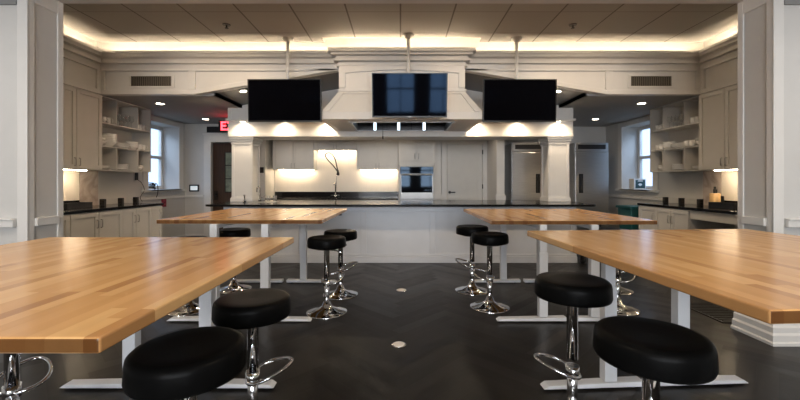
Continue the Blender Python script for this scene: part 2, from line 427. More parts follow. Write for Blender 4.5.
# windows in the kitchen's side walls
def side_window(s, name, tr):
    P = lambda a, c: (min(s*a, s*c), max(s*a, s*c))
    b = MB((s*5.0, 7.4, 1.1)); x0, x1 = P(4.94, 5.0)
    for y0, y1, z0, z1 in ((6.9, 6.96, 1.10, 2.386), (7.80, 7.86, 1.10, 2.386), (6.96, 7.80, 2.32, 2.386), (6.96, 7.80, 1.10, 1.17), (6.96, 7.80, 1.72, 1.78), (7.365, 7.395, 1.17, 2.32)):
        b.box(x0, x1, y0, y1, z0, z1)
    w = struct(b.build(name, 'trim'))
    x0, x1 = P(4.965, 4.972)
    MB((s*5.0, 7.4, 1.1)).box(x0, x1, 6.96, 7.80, 1.17, 2.32).build('pane', 'glass', w)
    b = MB((s*4.6, 7.4, 1.1)); x0, x1 = P(4.60, 4.62)
    for y0, y1, z0, z1 in ((6.76, 6.9, 1.05, 2.47), (7.86, 8.0, 1.05, 2.47), (6.9, 7.86, 2.386, 2.47)): b.box(x0, x1, y0, y1, z0, z1)
    x0, x1 = P(4.55, 4.98); b.box(x0, x1, 6.9, 7.86, 1.075, 1.105)
    x0, x1 = P(4.55, 4.625); b.box(x0, x1, 6.74, 8.02, 1.065, 1.105)
    struct(b.build(tr, 'trim', bevel=0.004))
side_window(-1, 'window_1', 'trim_8'); side_window(1, 'window_2', 'trim_9')

# fascia over the opening, with crown, panel mouldings, cove wall
YF = 5.4
poly = [(-4.29, KC), (-2.95, KC), (0, KC+2.95*SL), (2.95, KC), (4.29, KC), (4.29, 3.03), (-4.29, 3.03)]
b = MB((0, YF, KC))
for s in (-1, 1):
    b.hexa([(0, YF, KC+2.95*SL), (s*2.95, YF, KC), (s*2.95, YF, 3.03), (0, YF, 3.03)], [(0, YF+0.08, KC+2.95*SL), (s*2.95, YF+0.08, KC), (s*2.95, YF+0.08, 3.03), (0, YF+0.08, 3.03)])
    x0, x1 = sorted((s*2.95, s*4.29)); b.box(x0, x1, YF, YF+0.08, KC, 3.03)
    x0, x1 = sorted((s*4.29, s*4.33)); b.box(x0, x1, 3.24, YF+0.08, KC, 3.03)
struct(b.build('wall_fascia', 'trim'))
b = MB((0, YF, KC))
for s in (-1, 1):
    T = 0.03
    # lower border following the slope, upper border, stiles
    for (xa, za), (xb, zb), w in (((2.95, KC), (0.87, KC+2.08*SL), 0.065),):
        b.hexa([(s*xa, YF-T, za), (s*xb, YF-T, zb), (s*xb, YF-T, zb+w), (s*xa, YF-T, za+w)], [(s*xa, YF, za), (s*xb, YF, zb), (s*xb, YF, zb+w), (s*xa, YF, za+w)])
    x0, x1 = sorted((s*2.95, s*4.29)); b.box(x0, x1, YF-T, YF, KC, KC+0.065)
    x0, x1 = sorted((s*0.87, s*4.29)); b.box(x0, x1, YF-T, YF, 2.83, 2.88)
    x0, x1 = sorted((s*2.92, s*3.02)); b.box(x0, x1, YF-T, YF, KC+0.065, 2.83)
    x0, x1 = sorted((s*4.21, s*4.29)); b.box(x0, x1, YF-T, YF, KC+0.065, 2.83)
    x0, x1 = sorted((s*(4.29-T), s*4.29))
    b.box(x0, x1, 3.3, YF-T, KC, KC+0.065); b.box(x0, x1, 3.3, YF-T, 2.83, 2.88)
    b.box(x0, x1, YF-0.09, YF-T, KC+0.065, 2.83); b.box(x0, x1, 4.62, 4.70, KC+0.065, 2.83)
struct(b.build('trim_10', 'trim', bevel=0.005))
CROWN = [(0, 2.86), (0.030, 2.86), (0.036, 2.892), (0.012, 2.898), (0.016, 2.925), (0.066, 2.93), (0.070, 2.962), (0.040, 2.968), (0.052, 2.995), (0.10, 3.012), (0.102, 3.034), (0.118, 3.04), (0.13, 3.052), (0.13, 3.085), (0.112, 3.085), (0.112, 3.03), (-0.02, 3.03), (-0.02, 2.86)]
b = MB((0, YF, 2.9)).sweep([(-4.29, 3.25), (-4.29, YF), (-0.87, YF)], CROWN)
b.sweep([(0.87, YF), (4.29, YF), (4.29, 3.25)], CROWN)
struct(b.build('trim_11', 'trim'))
b = MB((0, 5.56, 3))
b.box(-4.62, 4.62, 5.54, 5.60, 2.98, 3.36); b.box(-4.6, 4.6, 5.46, 5.54, 2.98, 3.03)
for s in (-1, 1):
    x0, x1 = sorted((s*4.45, s*4.5)); b.box(x0, x1, 3.24, 5.54, 2.98, 3.36)
    x0, x1 = sorted((s*4.31, s*4.45)); b.box(x0, x1, 3.24, 5.54, 2.98, 3.03)
struct(b.build('trim_12', 'trim'))
for s, x0, x1, lab in ((-1, -4.2, -1.03, 'warm cove light strip above the fascia beside the left vent'), (1, 1.07, 4.2, 'warm cove light strip above the fascia beside the right vent')):
    o = MB(((x0+x1)/2, 5.42, 3.031)).box(x0, x1, 5.41, 5.425, 3.0305, 3.04).build('led_strip', 'led'); tag(o, lab, 'light strip')
    xs = sorted((s*4.305, s*4.32))
    o = MB((s*4.31, 4.4, 3.031)).box(xs[0], xs[1], 3.3, 5.28, 3.0305, 3.04).build('led_strip', 'led')
    tag(o, 'warm cove light strip running over the %s tall wall cabinets' % ('left' if s < 0 else 'right'), 'light strip')

# piers either side of the wide opening, header beam between them
def pier(s, name, tname, bname, gname):
    b = MB((s*3.8, 3.07, 0)); P = lambda a, c: sorted((s*a, s*c))
    x0, x1 = P(2.90, 5.0); b.box(x0, x1, 2.93, 3.24, 0, 3.36)
    struct(b.build(name, 'wall'))
    b = MB((s*3.8, 3.07, 0)); T = 0.012
    def f(a, c, z0, z1, t=T): x0, x1 = P(a, c); b.box(x0, x1, 2.93-t, 2.93, z0, z1)
    f(2.884, 2.965, 0, 2.78); f(2.965, 5.0, 2.665, 2.78); f(2.965, 5.0, 0.16, 0.24); f(3.9, 4.0, 0.24, 2.665)
    f(2.975, 5.0, 0.90, 0.965, 0.035); f(2.975, 5.0, 0.955, 0.97, 0.045)
    def g(y0, y1, z0, z1, t=T): x0, x1 = P(2.90-t, 2.90); b.box(x0, x1, y0, y1, z0, z1)
    g(2.93, 2.985, 0, 2.78); g(3.185, 3.24, 0, 2.78); g(2.985, 3.185, 2.665, 2.78); g(2.985, 3.185, 0.16, 0.24)
    g(2.985, 3.185, 0.90, 0.965, 0.030)
    struct(b.build(tname, 'trim', bevel=0.005))
    x0, x1 = P(2.967, 5.0); struct(MB((s*3.8, 2.9, 2.63)).box(x0, x1, 2.915, 2.93, 2.622, 2.664).build(gname, 'greypaint'))  # strip coloured as the shadow gap under the top rail
    prof = [(0, 0), (0.06, 0), (0.06, 0.02), (0.048, 0.03), (0.048, 0.075), (0.034, 0.09), (0.034, 0.13), (0.02, 0.145), (0.018, 0.165), (0, 0.165)]
    b = MB((s*3.8, 3.07, 0))
    path = [(s*5.0, 2.93), (s*2.89, 2.93), (s*2.89, 3.24)]
    b.sweep(path, [(o*(1 if s < 0 else -1), z) for o, z in prof])
    struct(b.build(bname, 'trim'))
pier(-1, 'wall_pier_left', 'trim_13', 'baseboard_left', 'trim_16'); pier(1, 'wall_pier_right', 'trim_14', 'baseboard_right', 'trim_17')
struct(MB((0, 3.07, 2.78)).box(-2.9, 2.9, 2.93, 3.24, 2.78, CEIL).build('wall_header', 'wall'))

# the room behind the camera: side walls and a window wall that lets the daylight in
struct(MB((-5, -0.8, 0)).box(-5.15, -5.0, -4.65, 2.93, 0, CEIL).build('wall_near_left', 'wall'))
struct(MB((5, -0.8, 0)).box(5.0, 5.15, -4.65, 2.93, 0, CEIL).build('wall_near_right', 'wall'))
b = MB((0, -4.55, 0)); WX = [-1.6, 0.0, 1.6]; hw = 0.54; Z0, Z1 = 0.95, 2.75
b.box(-5, 5, -4.65, -4.5, 0, Z0); b.box(-5, 5, -4.65, -4.5, Z1, CEIL)
e = [-5.0] + [v for x in WX for v in (x-hw, x+hw)] + [5.0]
for k in range(0, len(e), 2): b.box(e[k], e[k+1], -4.65, -4.5, Z0, Z1)
struct(b.build('wall_front', 'taupe'))
for k, x in enumerate(WX):
    b = MB((x, -4.58, Z0))
    for x0, x1, z0, z1 in ((-hw, -hw+0.05, Z0, Z1), (hw-0.05, hw, Z0, Z1), (-hw+0.05, hw-0.05, Z1-0.05, Z1), (-hw+0.05, hw-0.05, Z0, Z0+0.06), (-hw+0.05, hw-0.05, 1.84, 1.9), (-0.015, 0.015, Z0+0.06, 1.84), (-0.015, 0.015, 1.9, Z1-0.05)):
        b.box(x+x0, x+x1, -4.62, -4.55, z0, z1)
    w = struct(b.build('window_%d' % (k+3), 'trim'))
    MB((x, -4.58, Z0)).box(x-hw+0.05, x+hw-0.05, -4.59, -4.585, Z0+0.06, Z1-0.05).build('pane', 'glass', w)

# ------------------------------------------------------------------ kitchen island
isl = thing('kitchen_island', 'long white panelled kitchen island with a black stone top', 'kitchen island', (0, 6.3, 0))
I = (0, 6.3, 0)
MB(I).box(-2.74, 2.72, 5.86, 6.95, 0.0, 0.87).build('base', 'island', isl)
b = MB(I)
for x in (-2.70, -1.62, -0.57, 0.50, 1.60, 2.68): b.box(x-0.045, x+0.045, 5.842, 5.86, 0.135, 0.79)
b.box(-2.74, 2.72, 5.842, 5.86, 0.79, 0.87)
b.build('panel_frame', 'island', isl, bevel=0.004)
b = MB(I).box(-2.75, 2.73, 5.825, 5.86, 0, 0.10).box(-2.745, 2.725, 5.835, 5.86, 0.10, 0.135)
b.build('plinth', 'island', isl, bevel=0.006)
xx = 2.93; r = 0.12; pts = []
for cx, cy, a0 in ((xx-r, 7.02-r, 0), (-xx+r, 7.02-r, 90), (-xx+r, 5.58+r, 180), (xx-r, 5.58+r, 270)):
    for k in range(7): a = math.radians(a0 + 15*k); pts.append((cx + r*math.cos(a), cy + r*math.sin(a)))
MB(I).prism_z(pts, 0.885, 0.917).build('countertop', 'granite', isl, bevel=0.006)
MB(I).box(-2.74, 2.72, 5.86, 6.95, 0.87, 0.885).build('top_support', 'island', isl)
MB(I).box(-2.47, -2.06, 6.02, 6.42, 0.9175, 0.921).build('sink_rim', 'steel', isl)

def faucet(name, label, x, y, z, h, out):
    t = thing(name, label, 'faucet', (x, y, z))
    MB().cyl((0, 0, 0), 0.026, 0.05, 16).build('base', 'chrome', t)
    p = [(0, 0, 0.05), (0, 0, h*0.72)]
    for k in range(1, 9): a = PI*k/8; p.append((0, -out/2 + out/2*math.cos(a), h*0.72 + out/2*math.sin(a)))
    p.append((0, -out, h*0.62))
    MB().tube(p, 0.012, 10).build('spout', 'chrome', t)
    MB().tube([(0.02, 0, 0.06), (0.06, 0, 0.075), (0.085, 0, 0.10)], 0.007, 8).build('handle', 'chrome', t)
    return t
faucet('sink_faucet', 'tall chrome faucet on the island beside the left post', -2.42, 6.50, 0.917, 0.26, 0.14)
o = MB((-2.60, 6.30, 0.917)).cyl((-2.60, 6.30, 0.917), 0.024, 0.03, 14).lathe([(0.01, 0.03), (0.01, 0.10), (0.014, 0.105), (0.014, 0.12)], (-2.60, 6.30, 0.917), 12).tube([(-2.60, 6.30, 1.03), (-2.60, 6.23, 1.035)], 0.006, 8).build('soap_dispenser', 'chrome')
tag(o, 'small chrome soap dispenser on the island left of its tall faucet', 'soap dispenser')
for x, lab in ((-2.27, 'clear short glass on the island nearest its tall faucet'), (-2.16, 'clear short glass on the island right of the other one')):
    o = MB((x, 6.5, 0.917)).lathe([(0.028, 0.0), (0.034, 0.10), (0.030, 0.10), (0.025, 0.012)], (x, 6.5, 0.917), 16).build('drinking_glass', 'tumbler')
    tag(o, lab, 'glass')

# posts standing on the island's rear edge, carrying the light beam
def post(s, lab):
    t = thing('square_post', lab, 'post', (s*2.685, 6.6, 0.917)); o = (s*2.685, 6.6, 0.917)
    xa, xb = s*2.685-0.165, s*2.685+0.165
    MB(o).box(xa, xb, 6.40, 6.74, 0.9178, 2.013).build('shaft', 'trim', t)
    b = MB(o)
    for x0, x1 in ((xa, xa+0.035), (xb-0.035, xb)): b.box(x0, x1, 6.388, 6.40, 0.99, 1.90)
    for y0, y1 in ((6.40, 6.45), (6.69, 6.74)): b.box(xa-0.012, xa, y0, y1, 0.99, 1.9); b.box(xb, xb+0.012, y0, y1, 0.99, 1.9)
    b.build('panel_frame', 'trim', t, bevel=0.003)
    MB(o).box(xa-0.025, xb+0.025, 6.375, 6.765, 0.9178, 0.975).box(xa-0.016, xb+0.016, 6.384, 6.756, 0.975, 0.995).build('plinth', 'trim', t, bevel=0.004)
    MB(o).box(xa-0.016, xb+0.016, 6.384, 6.756, 1.885, 1.93).box(xa-0.03, xb+0.03, 6.37, 6.77, 1.93, 1.97).box(xa-0.05, xb+0.05, 6.352, 6.79, 1.97, 2.013).build('capital', 'trim', t, bevel=0.008)
post(-1, 'white square post on the island beside the tall faucet'); post(1, 'white square post on the island in front of the two refrigerators')

# beam that carries the puck lights; its top follows the vault
b = MB((0, 6.35, 2.0)); zt = KC+0.04*SL
for s in (-1, 1):
    X = s*2.9
    b.hexa([(X, 6.35, 2.013), (X, 6.35, KC), (s*2.66, 6.35, KC), (s*2.66, 6.35, KC+0.27*SL), (s*0.0, 6.35, KC+2.93*SL), (0, 6.35, 2.013)][::1],
           [(X, 6.85, 2.013), (X, 6.85, KC), (s*2.66, 6.85, KC), (s*2.66, 6.85, KC+0.27*SL), (s*0.0, 6.85, KC+2.93*SL), (0, 6.85, 2.013)])
struct(b.build('wall_beam', 'trim'))
b = MB((0, 6.35, 2.0))
for s in (-1, 1):
    x0, x1 = sorted((s*1.09, s*2.9)); b.box(x0, x1, 6.335, 6.35, 2.013, 2.065); b.box(x0, x1, 6.25, 6.35, 2.268, 2.30)
    x0, x1 = sorted((s*2.84, s*2.9)); b.box(x0, x1, 6.338, 6.35, 2.30, KC-0.02)
struct(b.build('trim_15', 'trim', bevel=0.004))
for x, lab in ((-2.63, 'small round light under the beam nearest the exit sign'), (-1.94, 'small round light under the beam below the left television'), (-1.22, 'small round light under the beam left of the range hood'),
               (1.27, 'small round light under the beam right of the range hood'), (1.96, 'small round light under the beam below the right television'), (2.64, 'small round light under the beam above the post before the refrigerators')):
    t = thing('puck_light', lab, 'light', (x, 6.30, 2.268), group='puck lights under the beam')
    MB().lathe([(0.038, -0.012), (0.038, 0.0)], seg=20).build('housing', 'trim', t)
    MB().lathe([(0.030, -0.016), (0.030, -0.012)], seg=20).build('lens', 'downlight', t)
    lamp('puck_lamp', 'SPOT', (x, 6.25, 2.235), 14, (1.0, 0.80, 0.56), (math.radians(8), 0, 0), spot_size=math.radians(165), spot_blend=1.0, shadow_soft_size=0.03)

# ------------------------------------------------------------------ range hood
hd = thing('range_hood', 'large cream range hood with panelled chimney over the island', 'range hood', (0.02, 5.7, 2.1)); HO = (0.02, 5.7, 2.1)
b = MB(HO).box(-0.855, 0.895, 5.27, 5.50, 2.53, 3.08)
b.build('chimney', 'trim', hd)
b = MB(HO); T = 0.03
b.box(-0.855, -0.77, 5.27-T, 5.27, 2.56, 2.86); b.box(0.81, 0.895, 5.27-T, 5.27, 2.56, 2.86)
# rail with a slightly arched lower edge
arch = [(-0.77, 2.86), (0.81, 2.86)] + [(0.81 - 1.58*k/16, 2.765 + 0.045*math.sin(PI*k/16)) for k in range(17)]
for k in range(16):
    xa, xb = 0.81-1.58*k/16, 0.81-1.58*(k+1)/16
    za, zb = 2.765+0.045*math.sin(PI*k/16), 2.765+0.045*math.sin(PI*(k+1)/16)
    b.prism_y([(xb, zb), (xa, za), (xa, 2.86), (xb, 2.86)], 5.27-T, 5.27)
b.build('chimney_frame', 'trim', hd)
def crown_box(b, steps):
    for o, z0, z1 in steps: b.box(-0.855-o, 0.895+o, 5.27-o, 5.40, z0, z1)
b = MB(HO); crown_box(b, ((0.036, 2.86, 2.892), (0.014, 2.892, 2.925), (0.07, 2.925, 2.962), (0.045, 2.962, 3.0), (0.10, 3.0, 3.034), (0.135, 3.034, 3.085)))
b.build('crown', 'trim', hd, bevel=0.006)
MB(HO).box(-0.875, 0.915, 5.245, 5.5, 2.51, 2.545).build('ledge', 'trim', hd, bevel=0.006)
b = MB(HO)
lo = [(-1.065, 5.12, 2.20), (1.105, 5.12, 2.20), (1.105, 6.35, 2.20), (-1.065, 6.35, 2.20)]
hi = [(-0.855, 5.27, 2.51), (0.895, 5.27, 2.51), (0.895, 6.35, 2.51), (-0.855, 6.35, 2.51)]
def slab(a, c, d_, e_, off):
    o = Vector(off); q = (a, c, d_, e_); b.hexa(q, [tuple(Vector(p)+o) for p in q])
slab(lo[0], lo[1], hi[1], hi[0], (0, 0.03, -0.005)); slab(lo[0], lo[3], hi[3], hi[0], (0.03, 0, -0.005)); slab(lo[1], lo[2], hi[2], hi[1], (-0.03, 0, -0.005))
b.build('canopy', 'trim', hd)
b = MB(HO)                                 # raised border on the sloping face
def lerp(p, q, t): return tuple(p[i] + (q[i]-p[i])*t for i in range(3))
def band(p0, p1, p2, p3):
    o = Vector((0, -0.012, 0.004)); b.hexa([p0, p1, p2, p3], [tuple(Vector(p)+o) for p in (p0, p1, p2, p3)])
L0, L1, H0, H1 = lo[0], lo[1], hi[0], hi[1]
band(L0, lerp(L0, L1, 0.045), lerp(H0, H1, 0.045), H0); band(lerp(L0, L1, 0.955), L1, H1, lerp(H0, H1, 0.955))
band(lerp(lerp(L0, H0, 0.88), lerp(L1, H1, 0.88), 0.045), lerp(lerp(L0, H0, 0.88), lerp(L1, H1, 0.88), 0.955), lerp(H0, H1, 0.955), lerp(H0, H1, 0.045))
b.build('canopy_frame', 'trim', hd)
b = MB(HO).box(-1.09, 1.13, 5.105, 5.16, 2.098, 2.20).box(-1.09, -1.03, 5.16, 6.345, 2.098, 2.20).box(1.07, 1.13, 5.16, 6.345, 2.098, 2.20)
b.box(-1.03, -0.73, 5.16, 6.345, 2.10, 2.14).box(0.77, 1.07, 5.16, 6.345, 2.10, 2.14).box(-0.73, 0.77, 5.16, 5.34, 2.10, 2.14).box(-0.73, 0.77, 6.28, 6.345, 2.10, 2.14)
b.build('lip', 'trim', hd, bevel=0.003)
b = MB(HO)
for x0, x1, y0, y1 in ((-0.73, -0.70, 5.34, 6.28), (0.74, 0.77, 5.34, 6.28), (-0.70, 0.74, 5.34, 5.37), (-0.70, 0.74, 6.25, 6.28)): b.box(x0, x1, y0, y1, 2.095, 2.19)
b.build('liner_rim', 'steel', hd)
b = MB(HO).box(-0.73, 0.77, 5.34, 6.28, 2.33, 2.345).box(-0.73, 0.77, 6.25, 6.28, 2.19, 2.33).box(-0.73, 0.77, 5.34, 5.36, 2.19, 2.33).box(-0.73, -0.71, 5.36, 6.25, 2.19, 2.33).box(0.75, 0.77, 5.36, 6.25, 2.19, 2.33)
b.box(-0.70, 0.74, 6.235, 6.25, 2.10, 2.19)
b.build('filter_plate', 'dsteel', hd)
for x in (-0.42, -0.03, 0.39):
    MB(HO).box(x-0.02, x+0.02, 6.215, 6.235, 2.105, 2.30).build('light_strip', 'cool_strip', hd)
b = MB(HO)
for x in (-0.22, 0.18): b.box(x-0.006, x+0.006, 6.225, 6.235, 2.105, 2.30)
b.build('filter_seam', 'black', hd)
b = MB((-0.25, 5.36, 1.85)).tube([(-0.25, 5.36, 2.10), (-0.25, 5.36, 1.90)], 0.004, 8).lathe([(0.003, 0.0), (0.009, 0.012), (0.009, 0.04), (0.004, 0.055)], (-0.25, 5.36, 1.855), 12)
tag(b.build('pull_cord', 'bronze'), 'thin dark pull cord hanging from the range hood', 'cord')
o = MB((0.02, 5.2, 3.09)).box(-0.93, 0.97, 5.20, 5.22, 3.087, 3.096).build('led_strip', 'led'); tag(o, 'warm cove light strip on top of the range hood crown', 'light strip')

# ------------------------------------------------------------------ televisions on poles
def tv(x, y, z, px, py, tilt, yaw, lab):
    t = thing('television', lab, 'television', (x, y, z), group='ceiling mounted televisions')
    R = Matrix.Rotation(yaw, 3, 'Z') @ Matrix.Rotation(math.radians(tilt), 3, 'X')
    def part(b, nm, mat, bevel=0):
        o = b.build(nm, mat, t, bevel)
        o.matrix_local = R.to_4x4(); return o
    part(MB().box(-0.485, 0.485, 0.004, 0.05, -0.28, 0.28), 'housing', 'black', 0.006)
    part(MB().box(-0.473, 0.473, 0.000, 0.006, -0.262, 0.270), 'screen', 'screen')
    b = MB().box(-0.485, 0.485, -0.003, 0.006, 0.270, 0.28).box(-0.485, 0.485, -0.003, 0.006, -0.28, -0.262).box(-0.485, -0.473, -0.003, 0.006, -0.262, 0.27).box(0.473, 0.485, -0.003, 0.006, -0.262, 0.27)
    part(b, 'bezel', 'black')
    part(MB().box(-0.02, 0.02, -0.0045, -0.002, -0.274, -0.270), 'maker_badge', 'steel')
    MB().box(-0.1, 0.1, 0.05, py-y+0.012, -0.06, 0.06).build('bracket', 'black', t)
    dx, dy, dz = px-x, py-y, CEIL-z
    MB().cyl((dx, dy, -0.08), 0.021, dz+0.06, 16).build('pole', 'trim', t)
    MB().lathe([(0.03, dz-0.05), (0.075, dz-0.012), (0.075, dz)], (dx, dy, 0), 20).build('ceiling_plate', 'trim', t)
tv(-1.535, 5.0, 2.328, -1.53, 5.12, 3, 0.0, 'black television on the white pole left of the range hood')
tv(1.58, 5.0, 2.328, 1.575, 5.12, 3, 0.0, 'black television on the white pole right of the range hood')
tv(0.118, 4.86, 2.365, 0.105, 5.00, 8.7, 0.0, 'black television with window reflections in front of the range hood')

# ------------------------------------------------------------------ cabinets
def handle_bar(x, y, z, ln, vertical=True, r=0.006):
    b = MB()
    if vertical: b.tube([(x, y, z-ln/2), (x, y-0.028, z-ln/2+0.008), (x, y-0.03, z), (x, y-0.028, z+ln/2-0.008), (x, y, z+ln/2)], r, 8)
    else: b.tube([(x-ln/2, y, z), (x-ln/2+0.008, y-0.028, z), (x, y-0.03, z), (x+ln/2-0.008, y-0.028, z), (x+ln/2, y, z)], r, 8)
    return b
def shaker(x0, x1, z0, z1, t=0.026, w=0.055):
    b = MB().box(x0, x1, -t*0.4, 0, z0, z1)
    b.box(x0, x0+w, -t, -t*0.4, z0, z1).box(x1-w, x1, -t, -t*0.4, z0, z1).box(x0+w, x1-w, -t, -t*0.4, z0, z0+w).box(x0+w, x1-w, -t, -t*0.4, z1-w, z1)
    return b
def cabinet(name, label, loc, rz, w, d, h, splits, hz, toe=0.0, pulls=None, drawer=0.0, group=None, mat='cab', hl=0.11, hmat='steel'):
    """front on local -y at y=0, body runs back to y=d; splits = door edges along x"""
    t = thing(name, label, 'cabinet', loc, rz, group)
    MB().box(-w/2, w/2, 0, d, toe, h).build('body', mat, t)
    if toe: MB().box(-w/2, w/2, 0.06, d, 0, toe).build('toe_kick', mat, t)
    for k in range(len(splits)-1):
        x0, x1 = splits[k]+0.004, splits[k+1]-0.004
        dr = shaker(x0, x1, toe+0.01, h-0.01-drawer).build('door', mat, t, bevel=0.0015, seg=1)
        side = pulls[k] if pulls else ('R' if k % 2 == 0 else 'L')
        if side:
            hx = x1-0.03 if side == 'R' else x0+0.03
            handle_bar(hx, -0.02, hz, hl).build('handle', hmat, dr)
    if drawer:
        dd = shaker(splits[0]+0.002, splits[-1]-0.002, h-drawer, h-0.01, w=0.035).build('drawer', mat, t)
    return t
RL, RR = PI/2, -PI/2      # facing +x on the left wall, facing -x on the right wall
for s, side in ((-1, 'left'), (1, 'right')):
    rz = RL if s < 0 else RR
    near = 'R' if s > 0 else 'L'
    # tall wall cabinets: two doors each
    for yc, lab in ((4.97, 'tall cream wall cabinet next to the open shelves on the %s' % side), (4.11, 'tall cream wall cabinet behind the %s pier' % side)):
        cabinet('wall_cabinet', lab, (s*4.285, yc, 1.416), rz, 0.86, 0.335, KC-1.416-0.002, (-0.43, 0.0, 0.43), 0.10, group='tall wall cabinets on the %s wall' % side)
    # base cabinets
base = [(-1, 4.98, 0.86, (-0.43, 0.0, 0.43), 'cream base cabinet below the marble slab on the left'),
        (-1, 5.86, 0.90, (-0.45, -0.18, 0.18, 0.45), 'cream base cabinet below the left open shelves'),
        (-1, 4.115, 0.86, (-0.43, 0.0, 0.43), 'cream base cabinet nearest the left pier'),
        (1, 5.56, 0.68, (-0.34, 0.0, 0.34), 'cream base cabinet beside the open knee space'),
        (1, 6.105, 0.41, (-0.205, 0.205), 'narrow cream base cabinet beside the teal bin')]
for s, yc, w, sp, lab in base:
    cabinet('base_cabinet', lab, (s*4.0, yc, 0), RL if s < 0 else RR, w, 0.615, 0.862, sp, 0.70, toe=0.09)
b = MB((4.0, 4.3, 0.74)).box(4.0, 4.02, 3.3, 5.215, 0.74, 0.862).box(4.02, 4.60, 3.3, 3.34, 0.0, 0.862)
tag(b.build('apron_panel', 'cab', bevel=0.003), 'cream apron panel above the open knee space on the right', 'panel')
for s, side in ((-1, 'left'), (1, 'right')):
    x0, x1 = sorted((s*3.965, s*4.615))
    o = MB((s*4.29, 4.8, 0.865)).box(x0, x1, 3.28, 6.33, 0.864, 0.90).build('countertop', 'granite', bevel=0.004)
    tag(o, 'black granite worktop along the %s wall' % side, 'worktop')
    x0, x1 = sorted((s*4.59, s*4.617))
    o = MB((s*4.60, 6, 0.9)).box(x0, x1, 5.74, 6.33, 0.9, 0.985).build('backsplash_ledge', 'cab', bevel=0.003)
    tag(o, 'low pale backsplash ledge at the back of the %s worktop' % side, 'backsplash')
    o = MB((s*4.60, 5.55, 0.9)).box(x0, x1, 5.405, 5.735, 0.9, 1.414).build('marble_slab', 'marble')
    tag(o, 'veined marble slab on the %s wall beside the lit cream panel' % side, 'marble slab')
    o = MB((s*4.60, 4.4, 0.9)).box(x0, x1, 3.3, 5.40, 0.99, 1.414).build('backsplash', 'splash')
    tag(o, 'lit cream backsplash panel under the %s tall cabinets' % side, 'backsplash')
    o = MB((s*4.60, 4.4, 0.9)).box(x0, x1, 3.3, 5.40, 0.90, 0.99).build('stone_upstand', 'granite')
    tag(o, 'black stone upstand below the lit cream panel on the %s' % side, 'backsplash')
    x0, x1 = sorted((s*4.40, s*4.44))
    o = MB((s*4.52, 4.6, 1.40)).box(x0, x1, 3.6, 5.3, 1.4065, 1.4165).build('cabinet_downlight', 'undercab'); tag(o, 'under-cabinet light strip over the %s worktop' % side, 'light strip')
    # black outlet boxes on the worktop at the wall
    for k, y in enumerate((5.585, 5.945, 6.28) if s < 0 else (5.548, 5.914, 6.27)):
        xx = s*4.40
        t = thing('outlet_box', 'black outlet box on the %s worktop, %s' % (side, ('nearest the marble slab', 'in the middle of three', 'nearest the window')[k]), 'outlet box', (xx, y, 0.9), 0, 'black outlet boxes on the %s worktop' % side)
        MB().box(-0.036, 0.036, -0.02, 0.022, 0, 0.10).build('housing', 'black', t, bevel=0.004)
        b = MB()
        for zz in (0.035, 0.07): b.box(-0.025, 0.025, -0.0225, -0.02, zz-0.012, zz+0.012)
        b.build('socket', 'bronze', t)

# ------------------------------------------------------------------ open shelving with dishes
def shelving(s, side):
    t = thing('open_shelving', 'cream open wall shelving of cubbies beside the %s window' % side, 'shelving', (s*4.29, 5.94, 1.416)); o = (s*4.29, 5.94, 1.416)
    xa, xb = s*4.29, s*4.612
    X = sorted((xa, xb)); T = 0.012
    ys = (5.41, 5.715, 6.18, 6.49)
    for y in (ys[0], ys[3]): MB(o).box(X[0], X[1], y-T/2, y+T/2, 1.416, KC-0.003).build('side_panel', 'cab', t)
    for z in (1.416, 1.765, 2.10, KC-0.003-T): MB(o).box(X[0], X[1], ys[0]+T/2, ys[3]-T/2, z, z+T).build('shelf', 'cab', t)
    for z0, z1 in ((1.438, 1.765), (2.122, KC-0.025)):
        for y in ys[1:3]: MB(o).box(X[0], X[1], y-T/2, y+T/2, z0, z1).build('divider', 'cab', t)
    bx = sorted((s*4.602, s*4.614)); MB(o).box(bx[0], bx[1], ys[0]+T/2, ys[3]-T/2, 1.438, KC-0.026).build('back_panel', 'cab', t)
shelving(-1, 'left'); shelving(1, 'right')
def mug_obj():
    t = thing('mug', 'x', 'mug')
    MB().lathe([(0.030, 0), (0.038, 0.008), (0.040, 0.09), (0.036, 0.09), (0.034, 0.012)], seg=18).build('cup', 'porcelain', t)
    MB().tube([(0.038, 0, 0.07), (0.062, 0, 0.07), (0.066, 0, 0.045), (0.058, 0, 0.022), (0.038, 0, 0.02)], 0.005, 6).build('handle', 'porcelain', t)
    return t
def plate_obj(r=0.13):
    o = MB().lathe([(r*0.55, 0), (r*0.62, 0.004), (r, 0.016), (r, 0.02), (r*0.6, 0.008)], seg=28).build('plate', 'porcelain'); return o
def bowl_obj(r=0.085, h=0.06):
    return MB().lathe([(r*0.45, 0), (r*0.5, 0.006), (r*0.85, h*0.55), (r, h), (r*0.95, h), (r*0.45, 0.012)], seg=26).build('bowl', 'porcelain')
def wine_obj():
    t = thing('wine_glass', 'x', 'glass')
    MB().lathe([(0.034, 0), (0.034, 0.003), (0.005, 0.008), (0.004, 0.075), (0.008, 0.082)], seg=16).build('stem', 'tumbler', t)
    MB().lathe([(0.008, 0.082), (0.03, 0.10), (0.039, 0.13), (0.036, 0.165), (0.033, 0.19)], seg=16, cap=False).build('bowl', 'tumbler', t)
    return t
first = {}
def put(kind, maker, loc, label, cat, group, rot=(0, 0, 0)):
    if kind not in first: o = first[kind] = maker()
    else: o = copy_tree(first[kind])
    o.location = loc; o.rotation_euler = rot
    tag(o, label, cat, group); return o
